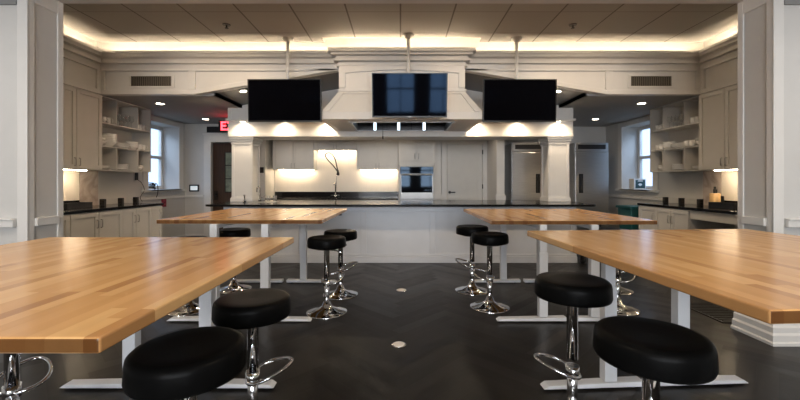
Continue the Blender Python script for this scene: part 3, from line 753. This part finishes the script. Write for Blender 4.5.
for s, side in ((-1, 'left'), (1, 'right')):
    sh = 'the %s open shelving' % side
    X = lambda a: s*a
    z3, z2, z1 = 2.1225, 1.7875, 1.4385
    for k, y in enumerate((5.48, 5.565, 5.65)):
        put('mug', mug_obj, (X(4.38), y, z3), 'white mug in the top cubby nearest the tall cabinet on %s' % sh, 'mug', 'mugs in the near top cubby, %s' % side, (0, 0, 0.3*(k-1)))
    for k, (dx, y) in enumerate(((4.36, 5.77), (4.36, 5.86), (4.36, 5.95), (4.36, 6.04), (4.36, 6.12), (4.46, 5.80), (4.46, 5.90), (4.46, 6.0), (4.46, 6.1), (4.55, 5.85), (4.55, 5.96), (4.55, 6.07))):
        put('wine', wine_obj, (X(dx), y, z3), 'clear stemmed glass in the middle top cubby of %s' % sh, 'glass', 'stemmed glasses, %s' % side)
    for k, y in enumerate((6.25, 6.34, 6.42)):
        put('mug', mug_obj, (X(4.38), y, z3), 'white mug in the top cubby nearest the window on %s' % sh, 'mug', 'mugs in the far top cubby, %s' % side, (0, 0, 0.3*(k-1)))
    # middle shelf
    for k in range(2):
        put('bowl', bowl_obj, (X(4.40), 5.515, z2+0.045*k), 'small white bowl at the near end of the middle shelf, %s' % sh, 'bowl', 'small bowls at the near end, %s' % side)
    if s < 0:
        for k in range(5):
            put('bigbowl', lambda: bowl_obj(0.115, 0.085), (X(4.43), 5.722, z2+0.026*k), 'large white bowl in the tall stack on %s' % sh, 'bowl', 'large stacked bowls, left')
    else:
        for k in range(2):
            put('mug', mug_obj, (X(4.37), 5.66+0.10*k, z2), 'white mug near the tall cabinet on the middle shelf of %s' % sh, 'mug', 'mugs on the middle shelf, right', (0, 0, k))
    for k in range(6):
        put('plate', plate_obj, (X(4.44), 5.98, z2+0.011*k), 'white plate in the pile on the middle shelf of %s' % sh, 'plate', 'piled plates, %s' % side)
    for k in range(3):
        put('bowl2', lambda: bowl_obj(0.09, 0.06), (X(4.42), 6.22, z2+0.03*k), 'white bowl stacked right beside the plates on %s' % sh if s < 0 else 'white bowl stacked left beside the plates on %s' % sh, 'bowl', 'bowls beside the plates, %s' % side)
    for k, y in enumerate((6.335, 6.42)):
        put('mug', mug_obj, (X(4.38), y, z2), 'white mug at the window end of the middle shelf of %s' % sh, 'mug', 'mugs at the window end, %s' % side, (0, 0, 0.3*k))
    # bottom cubbies
    for k in range(4):
        put('plate', plate_obj, (X(4.44), 5.562, z1+0.011*k), 'white plate piled in the bottom cubby nearest the tall cabinet of %s' % sh, 'plate', 'plates in the near bottom cubby, %s' % side)
    for k in range(7):
        put('platter', lambda: plate_obj(0.145), (X(4.45), 5.95, z1+0.012*k), 'large white plate piled in the middle bottom cubby of %s' % sh, 'plate', 'plates in the middle bottom cubby, %s' % side)
    for k in range(2):
        put('bowl2', None, (X(4.42), 6.34, z1+0.03*k), 'white bowl in the bottom cubby nearest the window of %s' % sh, 'bowl', 'bowls in the far bottom cubby, %s' % side)

# ------------------------------------------------------------------ back wall kitchen run
def back_cab(name, lab, x0, x1, z0, z1, yf, d, splits, hz, pulls=None, **k):
    xc = (x0+x1)/2
    return cabinet(name, lab, (xc, yf, z0), 0, x1-x0, d, z1-z0, [v-xc for v in splits], hz-z0, pulls=pulls, **k)
back_cab('wall_cabinet', 'grey-cream wall cabinet left of the hanging spray hose', -2.76, -1.87, 1.52, KC-0.002, 8.17, 0.325, (-2.76, -2.315, -1.87), 1.60)
back_cab('wall_cabinet', 'short wall cabinet above the hanging spray hose', -1.87, -0.945, 1.94, KC-0.002, 8.17, 0.325, (-1.87, -1.41, -0.945), 2.0, hl=0.08)
back_cab('wall_cabinet', 'grey-cream wall cabinet left of the built-in oven', -0.945, -0.045, 1.52, KC-0.002, 8.17, 0.325, (-0.945, -0.495, -0.045), 1.60)
back_cab('base_cabinet', 'cream base cabinet run below the back wall sink', -2.80, -0.045, 0, 0.875, 7.89, 0.605, (-2.8, -2.35, -1.87, -1.4, -0.93, -0.5, -0.045), 0.72, toe=0.09)
oc = thing('oven_cabinet', 'tall cream cabinet around the built-in oven', 'cabinet', (0.34, 7.9, 0)); OC = (0.34, 7.9, 0)
b = MB(OC).box(-0.04, 0.72, 7.92, 8.49, 1.60, KC-0.002).box(-0.04, -0.01, 7.90, 8.49, 0, 1.60).box(0.69, 0.72, 7.90, 8.49, 0, 1.60).box(-0.01, 0.69, 7.92, 8.49, 0, 0.62).box(-0.01, 0.69, 8.46, 8.49, 0.62, 1.60)
b.box(-0.04, 0.72, 7.90, 7.92, 1.575, 1.68)
b.build('body', 'cab', oc)
for x0, x1, hx in ((-0.036, 0.338, 0.30), (0.342, 0.716, 0.38)):
    q = shaker(x0-0.34, x1-0.34, 1.685, KC-0.01); 
    d = q.build('door', 'cab', oc); d.location = (0, 0.02, 0)
    handle_bar(hx-0.34, -0.02, 1.79, 0.11).build('handle', 'steel', d)
M['osteel'] = paint('satin_steel', (0.34, 0.335, 0.33), 0.45, metal=1.0, var=0.05)
ov = thing('built_in_oven', 'stainless built-in oven with black glass beside the back worktop', 'oven', (0.34, 7.9, 0.64)); OV = (0.34, 7.9, 0.64)
MB(OV).box(-0.005, 0.685, 7.90, 8.45, 0.625, 1.568).build('body', 'osteel', ov)
MB(OV).box(-0.005, 0.685, 7.885, 7.90, 1.425, 1.565).build('control_panel', 'oven_glass', ov, bevel=0.003)
MB(OV).box(0.24, 0.42, 7.883, 7.885, 1.47, 1.52).build('display', 'screen', ov)
dr = MB(OV).box(-0.005, 0.685, 7.875, 7.90, 0.90, 1.415).build('door', 'osteel', ov, bevel=0.003)
MB(OV).box(0.02, 0.66, 7.871, 7.876, 1.03, 1.385).build('window', 'oven_glass', dr)
MB(OV).tube([(0.03, 7.876, 1.395), (0.03, 7.835, 1.40), (0.65, 7.835, 1.40), (0.65, 7.876, 1.395)], 0.014, 10).build('handle', 'osteel', dr)
MB(OV).box(-0.005, 0.685, 7.88, 7.90, 0.64, 0.885).build('drawer', 'osteel', ov, bevel=0.003)
o = MB((-1.42, 8.2, 0.88)).box(-2.82, -0.045, 7.865, 8.495, 0.877, 0.912).build('countertop', 'granite', bevel=0.004); tag(o, 'black granite worktop along the back wall', 'worktop')
o = MB((-1.42, 8.49, 0.91)).box(-2.82, -0.045, 8.475, 8.498, 0.913, 1.03).build('stone_upstand', 'granite'); tag(o, 'black granite upstand behind the back worktop', 'backsplash')
o = MB((-1.42, 8.49, 1.03)).box(-2.82, -0.045, 8.485, 8.498, 1.031, 1.938).build('backsplash', 'splash'); tag(o, 'cream lit backsplash panel behind the spray hose', 'backsplash')
for x0, x1, z, lab in ((-2.7, -1.93, 1.51, 'under-cabinet light left of the spray hose'), (-0.88, -0.1, 1.51, 'under-cabinet light beside the oven'), (-1.8, -1.0, 1.93, 'under-cabinet light above the spray hose')):
    o = MB(((x0+x1)/2, 8.38, z)).box(x0, x1, 8.36, 8.40, z, z+0.01).build('cabinet_downlight', 'undercab'); tag(o, lab, 'light strip')
# pre-rinse faucet
t = thing('spray_faucet', 'chrome sink faucet with looping black spray hose on back worktop', 'faucet', (-1.44, 8.36, 0.912))
MB().cyl((0, 0, 0), 0.03, 0.05, 16).box(-0.10, 0.10, -0.02, 0.02, 0.03, 0.06).build('base', 'chrome', t)
MB().tube([(0, 0, 0.05), (0, 0, 0.28), (0, -0.03, 0.31), (0, -0.16, 0.31), (0, -0.18, 0.27)], 0.012, 10).build('spout', 'chrome', t)
MB().tube([(0, 0.04, 0.05), (0.02, 0.06, 0.5), (0.04, 0.06, 0.63)], 0.007, 8).build('riser', 'chrome', t)
hq = lambda z: z if z < 0.56 else 0.56 + (z-0.56)*0.84
hp = [(a, b_, hq(c)) for a, b_, c in [(0.045, 0.05, 0.56), (-0.05, 0.045, 0.72), (-0.16, 0.03, 0.86), (-0.225, 0.02, 0.98), (-0.21, 0.01, 1.04), (-0.14, 0, 1.065), (-0.06, -0.01, 1.01), (0.0, -0.02, 0.88), (0.03, -0.03, 0.74), (0.06, -0.04, 0.58)]]
def smooth(pts, n=5):
    P = [Vector(p) for p in pts]; out = []
    for i in range(len(P)-1):
        p0, p1, p2, p3 = P[max(i-1, 0)], P[i], P[i+1], P[min(i+2, len(P)-1)]
        for k in range(n):
            u = k/n; out.append(0.5*((2*p1) + (p2-p0)*u + (2*p0-5*p1+4*p2-p3)*u*u + (3*p1-p0-3*p2+p3)*u**3))
    return out + [P[-1]]
MB().tube(smooth(hp), 0.014, 8).build('hose', 'black', t)
MB().lathe([(0.016, 0.0), (0.034, 0.01), (0.034, 0.05), (0.018, 0.09), (0.014, 0.13)], (0.065, -0.045, 0.48), 16).build('spray_head', 'black', t)
o = MB((-2.95, 8.3, 0)).box(-2.99, -2.83, 7.9, 8.49, 0, KC-0.002).build('filler_panel', 'cab'); tag(o, 'narrow cream end panel left of the back wall cabinets', 'panel')
t = thing('wall_outlet', 'small black outlet plate on the cream end panel by the left post', 'outlet', (-2.9, 7.89, 1.5))
MB().box(-0.04, 0.04, 0, 0.01, -0.06, 0.06).build('plate', 'black', t)

# ------------------------------------------------------------------ refrigerators
def fridge(x0, x1, hx, lab, hinge):
    y = 7.9; O = ((x0+x1)/2, y, 0)
    t = thing('refrigerator', lab, 'refrigerator', O, group='stainless upright refrigerators')
    MB(O).box(x0, x1, y+0.03, 8.48, 0.10, 2.07).build('body', 'steel', t)
    dr = MB(O).box(x0+0.005, x1-0.005, y-0.03, y+0.028, 0.20, 1.87).build('door', 'steel', t, bevel=0.006)
    MB(O).box(hx-0.045, hx+0.045, y-0.034, y-0.029, 1.02, 1.42).box(hx-0.02, hx+0.02, y-0.065, y-0.034, 1.05, 1.39).build('handle', 'black', dr)
    MB(O).box(x0+0.005, x1-0.005, y-0.02, y+0.03, 1.88, 2.07).build('top_panel', 'steel', t, bevel=0.004)
    MB(O).box(x0+0.06, x1-0.06, y-0.024, y-0.018, 1.935, 2.03).build('grille', 'black', t)
    MB(O).box(x0+0.03, x1-0.03, y+0.0, 8.45, 0.09, 0.2).build('base_grille', 'black', t)
    for cx in (x0+0.07, x1-0.07):
        for cy in (y+0.09, 8.40): MB(O).cyl((cx-0.015, cy, 0.05), 0.05, 0.03, 14, 'X').box(cx-0.02, cx+0.02, cy-0.02, cy+0.02, 0.05, 0.1).build('caster', 'black', t)
fridge(2.33, 3.04, 2.865, 'stainless refrigerator left of the right island post', 'L')
fridge(3.64, 4.34, 3.76, 'stainless refrigerator right of the island post by the window wall', 'R')

# ------------------------------------------------------------------ small things
def vent(x, lab):
    t = thing('air_vent', lab, 'vent', (x, 5.4, 2.69), group='air vents in the fascia')
    b = MB()
    for x0, x1, z0, z1 in ((-0.335, 0.335, 0.07, 0.098), (-0.335, 0.335, -0.098, -0.07), (-0.335, -0.29, -0.07, 0.07), (0.29, 0.335, -0.07, 0.07)): b.box(x0, x1, -0.014, 0, z0, z1)
    b.build('frame', 'trim', t, bevel=0.003)
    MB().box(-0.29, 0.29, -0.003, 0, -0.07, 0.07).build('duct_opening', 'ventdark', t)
    b = MB()
    for k in range(19): u = -0.275 + 0.55*k/18; b.box(u-0.004, u+0.004, -0.012, -0.003, -0.07, 0.07)
    b.build('fin', 'ventfin', t)
vent(-3.56, 'slatted air vent in the fascia above the left kitchen ceiling'); vent(3.58, 'slatted air vent in the fascia above the right kitchen ceiling')

def downlight(x, y, z, lab, e=5, rot=(0, 0, 0), r=0.055, grp='recessed ceiling lights', col=(1.0, 0.79, 0.55), aim=0, cone=150):
    t = thing('ceiling_light', lab, 'light', (x, y, z), group=grp); t.rotation_euler = rot
    b = MB().lathe([(r, 0), (r+0.022, -0.004), (r+0.022, -0.001), (r+0.02, 0.0)], seg=24, cap=False); b.build('trim_ring', 'trim', t)
    MB().lathe([(r, -0.003), (r, -0.001)], seg=24).build('lens', 'downlight', t)
    MB().lathe([(r*0.98, -0.001), (r*0.9, 0.05)], seg=24).build('can', 'trim', t)
    lamp('recessed_lamp', 'SPOT', (x, y, z-0.03), e, col, (math.radians(aim), 0, 0), spot_size=math.radians(cone), spot_blend=0.8, shadow_soft_size=0.06)
downlight(-3.83, 6.02, KC+0.0015, 'recessed light before the left window, nearest the fascia'); downlight(-3.87, 7.5, KC+0.0015, 'recessed light near the exit sign')
downlight(3.83, 6.0, KC+0.0015, 'recessed light before the right window, nearest the fascia'); downlight(3.87, 7.5, KC+0.0015, 'recessed light above the right refrigerator')
for s in (-1, 1):
    x, y = s*2.33, 5.60
    downlight(x, y, KC + (2.95-2.33)*SL - 0.006, 'recessed light in the sloping soffit above the %s television' % ('left' if s < 0 else 'right'), 5, (0, s*math.atan(SL), 0), 0.045)
for x, lab in ((-2.15, 'small ceiling sprinkler on the left half of the tiles'), (2.13, 'small ceiling sprinkler on the right half of the tiles')):
    t = thing('sprinkler', lab, 'sprinkler', (x, 4.67, CEIL), group='ceiling sprinklers')
    MB().lathe([(0.045, -0.008), (0.05, 0.0)], seg=18).build('escutcheon', 'soffit', t)
    MB().lathe([(0.008, -0.04), (0.012, -0.008)], seg=12).lathe([(0.022, -0.046), (0.022, -0.04)], seg=14).build('deflector', 'bronze', t)

for x, lab in ((-2.2, 'left of the spray hose'), (-0.4, 'before the oven'), (1.4, 'before the service door'), (2.9, 'before the refrigerators')):  # downlights added out of sight to brighten the back cabinets
    downlight(x, 7.35, KC+0.0015, 'recessed ceiling light behind the hood, ' + lab, 13)
# exit sign and vent above the left door
b = MB((-3.94, 8.09, 2.36)).box(-4.14, -3.70, 8.07, 8.10, 2.31, 2.435)
tag(b.build('wall_grille', 'black', bevel=0.003), 'black grille above the dark wooden door', 'grille')
t = thing('exit_sign', 'red lit exit sign by the beam above the dark door', 'exit sign', (-3.24, 7.3, 2.24))
MB().box(-0.28, 0.28, 0, 0.04, -0.03, 0.2).build('housing', 'black', t, bevel=0.003)
MB().box(-0.02, 0.02, 0.01, 0.03, 0.2, KC-2.24).build('hanger', 'black', t)
def text(s, size, mat, parent, loc, rot, name='lettering', ext=0.002):
    c = bpy.data.curves.new(name, 'FONT'); c.body = s; c.size = size; c.extrude = ext; c.align_x = 'CENTER'; c.align_y = 'CENTER'; c.offset = size*0.02
    tmp = bpy.data.objects.new('tmp', c); C.objects.link(tmp)
    me = bpy.data.meshes.new_from_object(tmp.evaluated_get(bpy.context.evaluated_depsgraph_get()))
    bpy.data.objects.remove(tmp); me.materials.clear(); me.materials.append(M[mat])
    o = bpy.data.objects.new(name, me); C.objects.link(o); o.parent = parent; o.location = loc; o.rotation_euler = rot
    return o
text('EXIT', 0.235, 'exit', t, (0, -0.003, 0.085), (PI/2, 0, 0))
t = thing('wall_tablet', 'small black framed panel with a pale screen beside the left door', 'wall panel', (-4.42, 8.085, 1.12))
MB().box(-0.105, 0.105, 0, 0.014, -0.075, 0.075).build('frame', 'black', t, bevel=0.004)
MB().box(-0.075, 0.075, -0.002, 0.0, -0.045, 0.045).build('screen', 'lcd', t)
t = thing('alarm_box', 'dark red wall sign below the left window', 'sign', (-4.62, 7.36, 0.765), RL)
MB().box(-0.062, 0.062, -0.022, 0.0, 0, 0.152).build('plate', 'red', t, bevel=0.003)
MB().box(-0.045, 0.045, -0.0235, -0.022, 0.045, 0.065).box(-0.03, 0.03, -0.0235, -0.022, 0.11, 0.125).build('print', 'pink', t)
# teal box on the right window sill
t = thing('carton', 'small white carton with dark teal label on the right window sill', 'box', (4.78, 7.62, 1.106), 0.12)
MB().box(-0.13, 0.13, -0.07, 0.07, 0, 0.21).build('body', 'porcelain', t, bevel=0.004)
MB().box(-0.10, 0.11, -0.0725, -0.07, 0.02, 0.185).build('label_panel', 'dteal', t)
MB().prism_y([(-0.045, 0.09), (0.0, 0.06), (0.045, 0.09), (0.02, 0.115), (-0.02, 0.115)], -0.075, -0.0725).prism_y([(-0.055, 0.155), (0.06, 0.155), (0.05, 0.175), (-0.045, 0.175)], -0.075, -0.0725).build('print', 'porcelain', t)
# bin
t = thing('waste_bin', 'teal plastic bin standing under the right window', 'bin', (4.26, 6.75, 0))
MB().hexa([(-0.22, -0.17, 0), (0.22, -0.17, 0), (0.22, 0.17, 0), (-0.22, 0.17, 0)], [(-0.27, -0.21, 0.78), (0.27, -0.21, 0.78), (0.27, 0.21, 0.78), (-0.27, 0.21, 0.78)]).build('body', 'teal', t, bevel=0.02)
MB().box(-0.29, 0.29, -0.23, 0.23, 0.78, 0.825).build('rim', 'teal', t, bevel=0.01)
# knife block and small dark things at the nooks
t = thing('knife_block', 'pale wooden knife holder with black handles on right worktop', 'knife block', (4.46, 5.36, 0.9))
MB().lathe([(0.062, 0), (0.064, 0.01), (0.064, 0.185), (0.058, 0.19)], seg=24).build('body', 'bamboo', t)
for dx, dy, hh in ((0.0, 0.0, 0.095), (-0.025, -0.02, 0.06), (0.03, 0.015, 0.055)):
    MB().box(dx-0.009, dx+0.009, dy-0.013, dy+0.013, 0.19, 0.19+hh).build('knife_handle', 'black', t, bevel=0.004)
t = thing('knife_rest', 'black flat board leaning behind the pale wooden knife holder', 'board', (4.57, 5.43, 0.9))
MB().hexa([(-0.01, -0.09, 0), (0.01, -0.09, 0), (0.01, 0.09, 0), (-0.01, 0.09, 0)], [(0.01, -0.07, 0.15), (0.022, -0.07, 0.15), (0.022, 0.07, 0.15), (0.01, 0.07, 0.15)]).build('board', 'black', t)
for s, side in ((-1, 'left'), (1, 'right')):
    t = thing('tray', 'low black tray on the %s worktop under the lit panel' % side, 'tray', (s*4.42, 5.10, 0.9))
    MB().box(-0.10, 0.10, -0.20, 0.20, 0, 0.012).build('bottom', 'black', t)
    MB().box(-0.10, 0.10, -0.20, -0.19, 0.012, 0.07).box(-0.10, 0.10, 0.19, 0.20, 0.012, 0.07).box(-0.10, -0.09, -0.19, 0.19, 0.012, 0.07).box(0.09, 0.10, -0.19, 0.19, 0.012, 0.07).build('rim', 'black', t)
# wall phone with cord, tap and cable by the left window
t = thing('wall_phone', 'black wall outlet with dangling cord at end of left shelves', 'wall outlet', (-4.605, 6.58, 1.33), RL)
MB().box(-0.03, 0.03, -0.02, 0.0, -0.05, 0.08).build('housing', 'black', t, bevel=0.004)
MB().tube(smooth([(0.02, -0.015, -0.04), (0.10, -0.03, -0.10), (0.17, -0.03, -0.22), (0.10, -0.03, -0.30), (0.06, -0.03, -0.36), (0.12, -0.025, -0.425)]), 0.005, 6).build('cord', 'black', t)
t = thing('cable_coil', 'black coiled cable lying on the sill of the left window', 'cable', (-4.60, 6.985, 1.106))
pts = []
for k in range(60):
    a = 2*PI*k/15; pts.append((0.05*math.cos(a)+0.012*math.sin(k), 0.05*math.sin(a), 0.012 + 0.0018*k + 0.02*abs(math.sin(a/2))))
MB().tube(pts, 0.010, 8).build('loop', 'black', t)
MB().tube(smooth([(0.04, 0.02, 0.09), (0.06, 0.03, 0.12), (0.10, 0.02, 0.06), (0.105, 0.01, -0.06), (0.085, 0.0, -0.14)]), 0.007, 8).build('tail', 'black', t)
# floor register, floor outlets
t = thing('floor_register', 'dark metal floor grille beside the right pier', 'floor grille', (3.02, 3.62, 0))
MB().box(-0.17, 0.17, -0.28, 0.28, 0.001, 0.008).build('plate', 'black', t)
b = MB()
for k in range(12): b.box(-0.14, 0.14, -0.25+0.045*k, -0.235+0.045*k, 0.008, 0.012)
b.build('slat', 'bronze', t)
for x, y, r, lab in ((-0.012, 2.90, 0.05, 'round pale floor disc nearest the camera between the tables'), (0.01, 4.36, 0.055, 'round pale floor disc farther off before the island')):
    t = thing('floor_disc', lab, 'floor outlet', (x, y, 0.0))
    MB().lathe([(r+0.008, 0.0005), (r+0.006, 0.004), (r, 0.005)], seg=28).build('ring', 'chrome', t)
    MB().lathe([(r-0.004, 0.005), (r-0.006, 0.0075)], seg=28).build('cover', 'disc', t)
# caster at the island's right end
t = thing('cart_caster', 'black swivel caster at the right end of the island base', 'caster', (2.80, 5.80, 0))
MB().cyl((-0.02, 0, 0.055), 0.055, 0.04, 18, 'X').build('wheel', 'black', t)
MB().box(-0.035, 0.035, -0.03, 0.03, 0.115, 0.13).box(-0.033, -0.024, -0.02, 0.02, 0.05, 0.12).box(0.024, 0.033, -0.02, 0.02, 0.05, 0.12).build('fork', 'bronze', t)

# ------------------------------------------------------------------ tables
def table(lab, cx, cy, rz, z, size, legx, rows, keypad):
    w, dpt = size
    t = thing('work_table', lab, 'table', (cx, cy, 0), rz, 'butcher block work tables')
    TH = 0.036
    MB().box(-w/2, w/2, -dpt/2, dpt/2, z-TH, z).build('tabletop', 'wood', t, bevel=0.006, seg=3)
    b = MB()
    for sx in (-1, 1): b.box(legx+sx*0.23-0.03, legx+sx*0.23+0.03, rows[0]+0.03, rows[1]-0.03, z-TH-0.04, z-TH)
    b.build('under_frame', 'white_metal', t)
    for y in rows:
        for sx in (-1, 1):
            x = legx + sx*0.23
            lg = MB().box(x-0.038, x+0.038, y-0.03, y+0.03, 0.045, 0.62).build('leg', 'white_metal', t, bevel=0.004)
            MB().box(x-0.032, x+0.032, y-0.025, y+0.025, 0.62, z-TH).build('inner_tube', 'white_metal', lg, bevel=0.003)
            xo = legx + sx*0.025; xe = legx + sx*0.645
            a, c = (xo, xe)
            f = MB()
            f.hexa([(a, y-0.035, 0.012), (c, y-0.035, 0.012), (c, y+0.035, 0.012), (a, y+0.035, 0.012)],
                   [(a, y-0.035, 0.045), (c-sx*0.03, y-0.035, 0.032), (c-sx*0.03, y+0.035, 0.032), (a, y+0.035, 0.045)])
            fo = f.build('foot', 'white_metal', t, bevel=0.004)
            g = MB()
            for xx in (xo+sx*0.06, xe-sx*0.05): g.cyl((xx, y, 0), 0.018, 0.012, 12)
            g.build('glide', 'black', fo)
    if keypad:
        kx, ky = keypad
        MB().box(kx-0.05, kx+0.05, ky-0.03, ky+0.03, z-TH-0.02, z-TH).build('keypad', 'black', t, bevel=0.004)
    return t
table('butcher block table in the left foreground, its near corner beside two stools', -1.403, 1.57, 0, 0.912, (1.50, 1.50), -0.003, (-0.57, 0.73), (-0.2, 0.72))
table('butcher block table behind the left foreground one, before the exit door', -1.45, 4.155, math.radians(-0.4), 0.909, (1.50, 1.50), 0.015, (-0.765, 0.53), (0.70, 0.35))
table('butcher block table in the right foreground, turned slightly, beside the white pier', 1.611, 1.729, math.radians(3.2), 0.936, (1.50, 1.527), -0.08, (-0.70, 0.595), None)
table('butcher block table behind the right foreground one, before the refrigerators', 1.565, 4.15, 0, 0.903, (1.50, 1.50), -0.06, (-0.76, 0.535), (0.2, -0.70))

# ------------------------------------------------------------------ stools
def make_stool():
    t = thing('bar_stool', 'x', 'stool')
    MB().lathe([(0.0, 0.612), (0.160, 0.612), (0.180, 0.618), (0.184, 0.63), (0.182, 0.680), (0.178, 0.698), (0.168, 0.707), (0.15, 0.71), (0.10, 0.707), (0.0, 0.705)], seg=48, cap=False).build('seat', 'leather', t)
    MB().cyl((0, 0, 0.598), 0.11, 0.014, 24).build('seat_plate', 'black', t)
    MB().lathe([(0.0275, 0.30), (0.0275, 0.585), (0.034, 0.598)], seg=20).build('gas_lift', 'chrome', t)
    MB().lathe([(0.025, 0.05), (0.025, 0.31)], seg=24).build('post', 'chrome', t)
    MB().lathe([(0.0, 0.0), (0.192, 0.0), (0.195, 0.006), (0.188, 0.013), (0.13, 0.026), (0.075, 0.043), (0.045, 0.065), (0.033, 0.10)], seg=48).build('base', 'chrome', t)
    ring = []
    for k in range(28):
        a = 2*PI*k/28
        ring.append((0.085 + 0.105*math.cos(a), 0.105*math.sin(a)*(1.0 - 0.25*math.cos(a)), 0.285 + 0.065*(0.085+0.105*math.cos(a))/0.19))
    fr = MB().tube(ring, 0.0085, 10, closed=True).build('footrest', 'chrome', t)
    MB().lathe([(0.034, 0.255), (0.034, 0.31)], seg=20).build('clamp', 'chrome', fr)
    MB().tube([(0.0, 0, 0.59), (0.03, -0.10, 0.585), (0.04, -0.16, 0.57)], 0.006, 8).build('lever', 'chrome', t)
    return t
proto = None
stools = [(-0.72, 1.285, 0.695, 0.0, 'large black round stool in the left foreground, nearest the camera'),
          (-0.735, 1.88, 0.675, 0.1, 'black round stool at the left front table, second from the camera'),
          (0.885, 1.335, 0.718, PI, 'large black round stool in the right foreground, nearest the camera'),
          (0.882, 1.94, 0.752, PI+0.05, 'black round stool at the right front table, its footrest loop showing'),
          (-0.707, 3.625, 0.72, 0.9, 'black round stool in front of another by the left back table'),
          (-0.665, 4.19, 0.71, 0.3, 'black round stool nearest the island by the left back table'),
          (0.890, 3.77, 0.735, PI-0.8, 'black round stool in front of another by the right back table'),
          (0.823, 4.34, 0.744, PI-0.4, 'black round stool nearest the island by the right back table'),
          (-1.80, 1.75, 0.70, PI/2+0.3, 'chrome stool tucked under the left front table, its post at the left edge'),
          (-2.08, 3.70, 0.70, 2.6, 'stool under the left back table, chrome base nearest the camera'),
          (-1.94, 4.40, 0.70, 2.9, 'stool under the left back table, black seat showing below the wood'),
          (2.13, 3.71, 0.70, 0.4, 'stool under the right back table, chrome base nearer the camera'),
          (2.47, 4.36, 0.70, 0.2, 'stool at the far right of the right back table')]
for x, y, z, rz, lab in stools:
    if proto is None: o = proto = make_stool()
    else: o = copy_tree(proto)
    dz = z - 0.707
    o.location = (x, y, 0); o.rotation_euler = (0, 0, rz)
    for ch in o.children:
        k = ch.name.split('.')[0]
        ch.location = (0, 0, dz if k in ('seat', 'seat_plate', 'lever', 'gas_lift') else 0)
    tag(o, lab, 'stool', 'black bar stools')

# ------------------------------------------------------------------ light, world, camera
w = bpy.data.worlds.new('sky'); scn.world = w; w.use_nodes = True
nt = w.node_tree; bg = nt.nodes['Background']
tc = N(nt, 'ShaderNodeTexCoord'); sp = N(nt, 'ShaderNodeSeparateXYZ'); nt.links.new(tc.outputs['Generated'], sp.inputs[0])
nz = N(nt, 'ShaderNodeTexNoise'); nz.inputs['Scale'].default_value = 9; nz.inputs['Detail'].default_value = 30
nt.links.new(tc.outputs['Generated'], nz.inputs['Vector'])
ad = N(nt, 'ShaderNodeMath', operation='MULTIPLY_ADD'); nt.links.new(nz.outputs['Fac'], ad.inputs[0]); ad.inputs[1].default_value = 0.30; nt.links.new(sp.outputs['Z'], ad.inputs[2])
rp = N(nt, 'ShaderNodeValToRGB'); e = rp.color_ramp.elements
e[0].position = 0.03; e[0].color = (0.20, 0.26, 0.32, 1); e[1].position = 0.6; e[1].color = (0.62, 0.90, 1.38, 1)
x = e.new(0.10); x.color = (0.66, 0.90, 1.22, 1)
nt.links.new(ad.outputs[0], rp.inputs['Fac']); nt.links.new(rp.outputs['Color'], bg.inputs['Color']); bg.inputs['Strength'].default_value = 1.25
w.cycles.sampling_method = 'NONE'
# bright sky glow entering through the three near windows, from outside the glass
for x in WX:
    lamp('window_daylight', 'AREA', (x, -4.75, 1.85), 118, (1.0, 0.98, 0.945), (PI/2, 0, 0), shape='RECTANGLE', size=1.08, size_y=1.8)
# area lamps added unseen above the kitchen windows to boost their blue skylight
for s in (-1, 1):
    lamp('window_daylight', 'AREA', (s*5.75, 7.05, 3.15), 42, (0.66, 0.82, 1.0), (0, s*math.radians(52), -s*math.radians(-18)), shape='RECTANGLE', size=1.0, size_y=1.0)
# lamps added out of view to warm the fascia and back tables
for x, lab in ((-2.5, 'nearest the left wall'), (-0.9, 'left of the middle'), (0.9, 'right of the middle'), (2.5, 'nearest the right wall')):
    downlight(x, 3.95, CEIL, 'recessed ceiling light just beyond the header beam, ' + lab, 52 if abs(x) > 2 else 24, col=(1.0, 0.74, 0.47), aim=34, cone=132, r=0.08, grp='recessed lights beyond the header')
for s, lab in ((-1, 'left'), (1, 'right')):  # wall washers added out of view to brighten the pier fronts
    downlight(s*3.7, 1.75, CEIL, 'recessed ceiling light in front of the %s pier' % lab, 60, r=0.08, grp='pier lights', col=(1.0, 0.93, 0.86))
# ceiling lamps added to the unseen near room to light tables and piers
for x in (-1.9, 1.9):
    for y in (-2.6, 0.7): downlight(x, y, CEIL, 'recessed ceiling light of the room nearest the camera', 90, col=(1.0, 0.82, 0.60), r=0.08, grp='near room recessed lights')

cam = bpy.data.cameras.new('camera'); co = bpy.data.objects.new('camera', cam); C.objects.link(co)
co.location = (0, 0, 1.25); co.rotation_euler = (PI/2, 0, 0)
cam.sensor_width = 36; cam.lens = 17.0; cam.shift_y = -0.0225; cam.shift_x = -0.0006; cam.clip_start = 0.05
scn.camera = co
vs = scn.view_settings; scn.display_settings.display_device = 'sRGB'
vs.view_transform = 'Standard'; vs.look = 'None'; vs.gamma = 1; vs.use_curve_mapping = False; vs.exposure = 0.58
